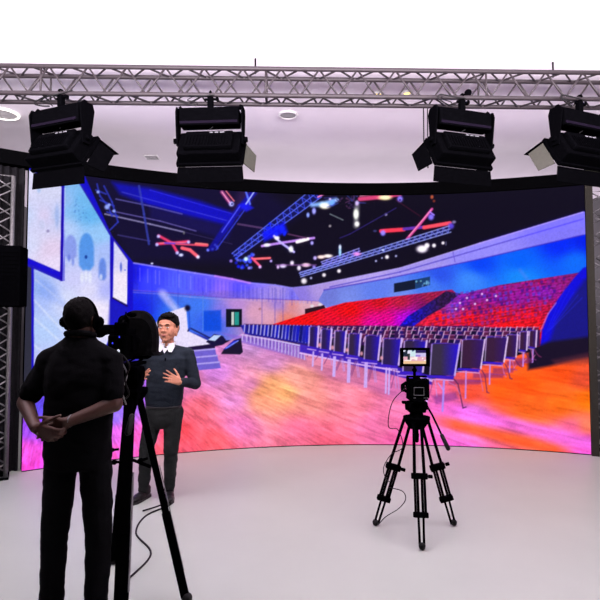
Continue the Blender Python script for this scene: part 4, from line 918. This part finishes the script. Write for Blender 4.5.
bm = B(); box(bm, (-.10, .06, .205), (.10, .05, .06), None, .010); cyl(bm, (-.11, .05, .20), (-.11, -.09, .20), .03, 16); cyl(bm, (-.11, -.09, .20), (-.11, -.13, .20), .036, 16, .042); cyl(bm, (-.06, .06, .19), (0, .06, .19), .012, 10); obj('viewfinder', bm, M['black'], bc, True)
bm = B(); cyl(bm, (.03, .02, .30), (.03, .24, .30), .014, 12); cyl(bm, (.03, .12, .28), (.03, .12, .30), .008, 8); obj('microphone', bm, M['black'], bc, True)
bm = B(); box(bm, (.02, -.19, .21), (.07, .05, .08), None, .008); cyl(bm, (.04, -.19, .25), (.045, -.19, .31), .004, 8); obj('wireless_receiver', bm, M['blackmetal'], bc)
for (x, z, m) in ((.012, .085, 'ledwhite'), (.016, .165, 'ledblue'), (-.02, .13, 'ledblue')): obj('indicator_lamp', ell(B(), (x, -.226, z), (.0075 if m == 'ledwhite' else .004, .003, .010 if m == 'ledwhite' else .005)), M[m], bc)
obj('power_cable', tube(B(), curve_pts([(.03, -.22, .07), (.075, -.235, .0), (.05, -.22, -.08), (.07, -.20, -.16), (.03, -.15, -.21)], 8), .0055, 7), M['rubber'], bc, True)
obj('audio_cable', tube(B(), curve_pts([(-.03, -.22, .09), (.03, -.25, .03), (.06, -.22, -.05), (.035, -.21, -.14), (.045, -.14, -.23)], 8), .0045, 7), M['greyp'], bc, True)
# teleprompter with a cloth hood
tpz = thing('teleprompter', 'black teleprompter with a domed cloth hood in front of the big camera', 'teleprompter', (bx-.082, by+.27, zc2+.03), yw)
bm = B()
N_ = 20; sec = []
for y, s, dz in ((0, .80, 0), (.05, .97, 0), (.13, 1.0, .0), (.22, .98, -.02), (.24, .95, -.02)):
    row = []
    for k in range(N_+1):
        a = PI*k/N_; x = -math.cos(a)*.150*s; z = .02+math.sin(a)**.8*.285*s+dz; row.append((x+(.03 if k > 10 else 0)*math.sin(a), y, z))
    row = [(-.155*s, y, -.0)]+row+[(.178*s, y, -.005)]
    sec.append([bm.verts.new(p) for p in row])
for a, b_ in zip(sec[:-1], sec[1:]):
    for k in range(len(a)-1): bm.faces.new((a[k], a[k+1], b_[k+1], b_[k]))
bm.faces.new(sec[0])
bmesh.ops.recalc_face_normals(bm, faces=bm.faces); bmesh.ops.solidify(bm, geom=bm.faces[:], thickness=.006)
obj('hood', bm, M['cloth'], tpz, False)
box(bm := B(), (-.01, .20, -.025), (.20, .20, .02), None, .006); obj('prompter_screen', bm, M['black'], tpz)
plate(bm := B(), [(-.10, .20, .20), (.10, .20, .20), (.10, .32, .01), (-.10, .32, .01)], .004); obj('beam_splitter_glass', bm, M['glass'], tpz)
for x in (-.03, .03): obj('support_rod', cyl(B(), (x, -.05, -.045), (x, .28, -.045), .0075, 8), M['blackmetal'], tpz)
# cable on the floor
tag(obj('floor_cable', tube(B(), curve_pts([(-1.36, 4.40, .008), (-1.25, 4.44, .03), (-1.17, 4.50, .045), (-1.16, 4.52, .012), (-1.30, 4.30, .006), (-1.27, 3.95, .006), (-1.05, 3.6, .006), (-1.1, 3.2, .006)], 8), .007, 7), M['rubber'], None, True), 'black cable lying on the floor at the feet of the presenter', 'cable')
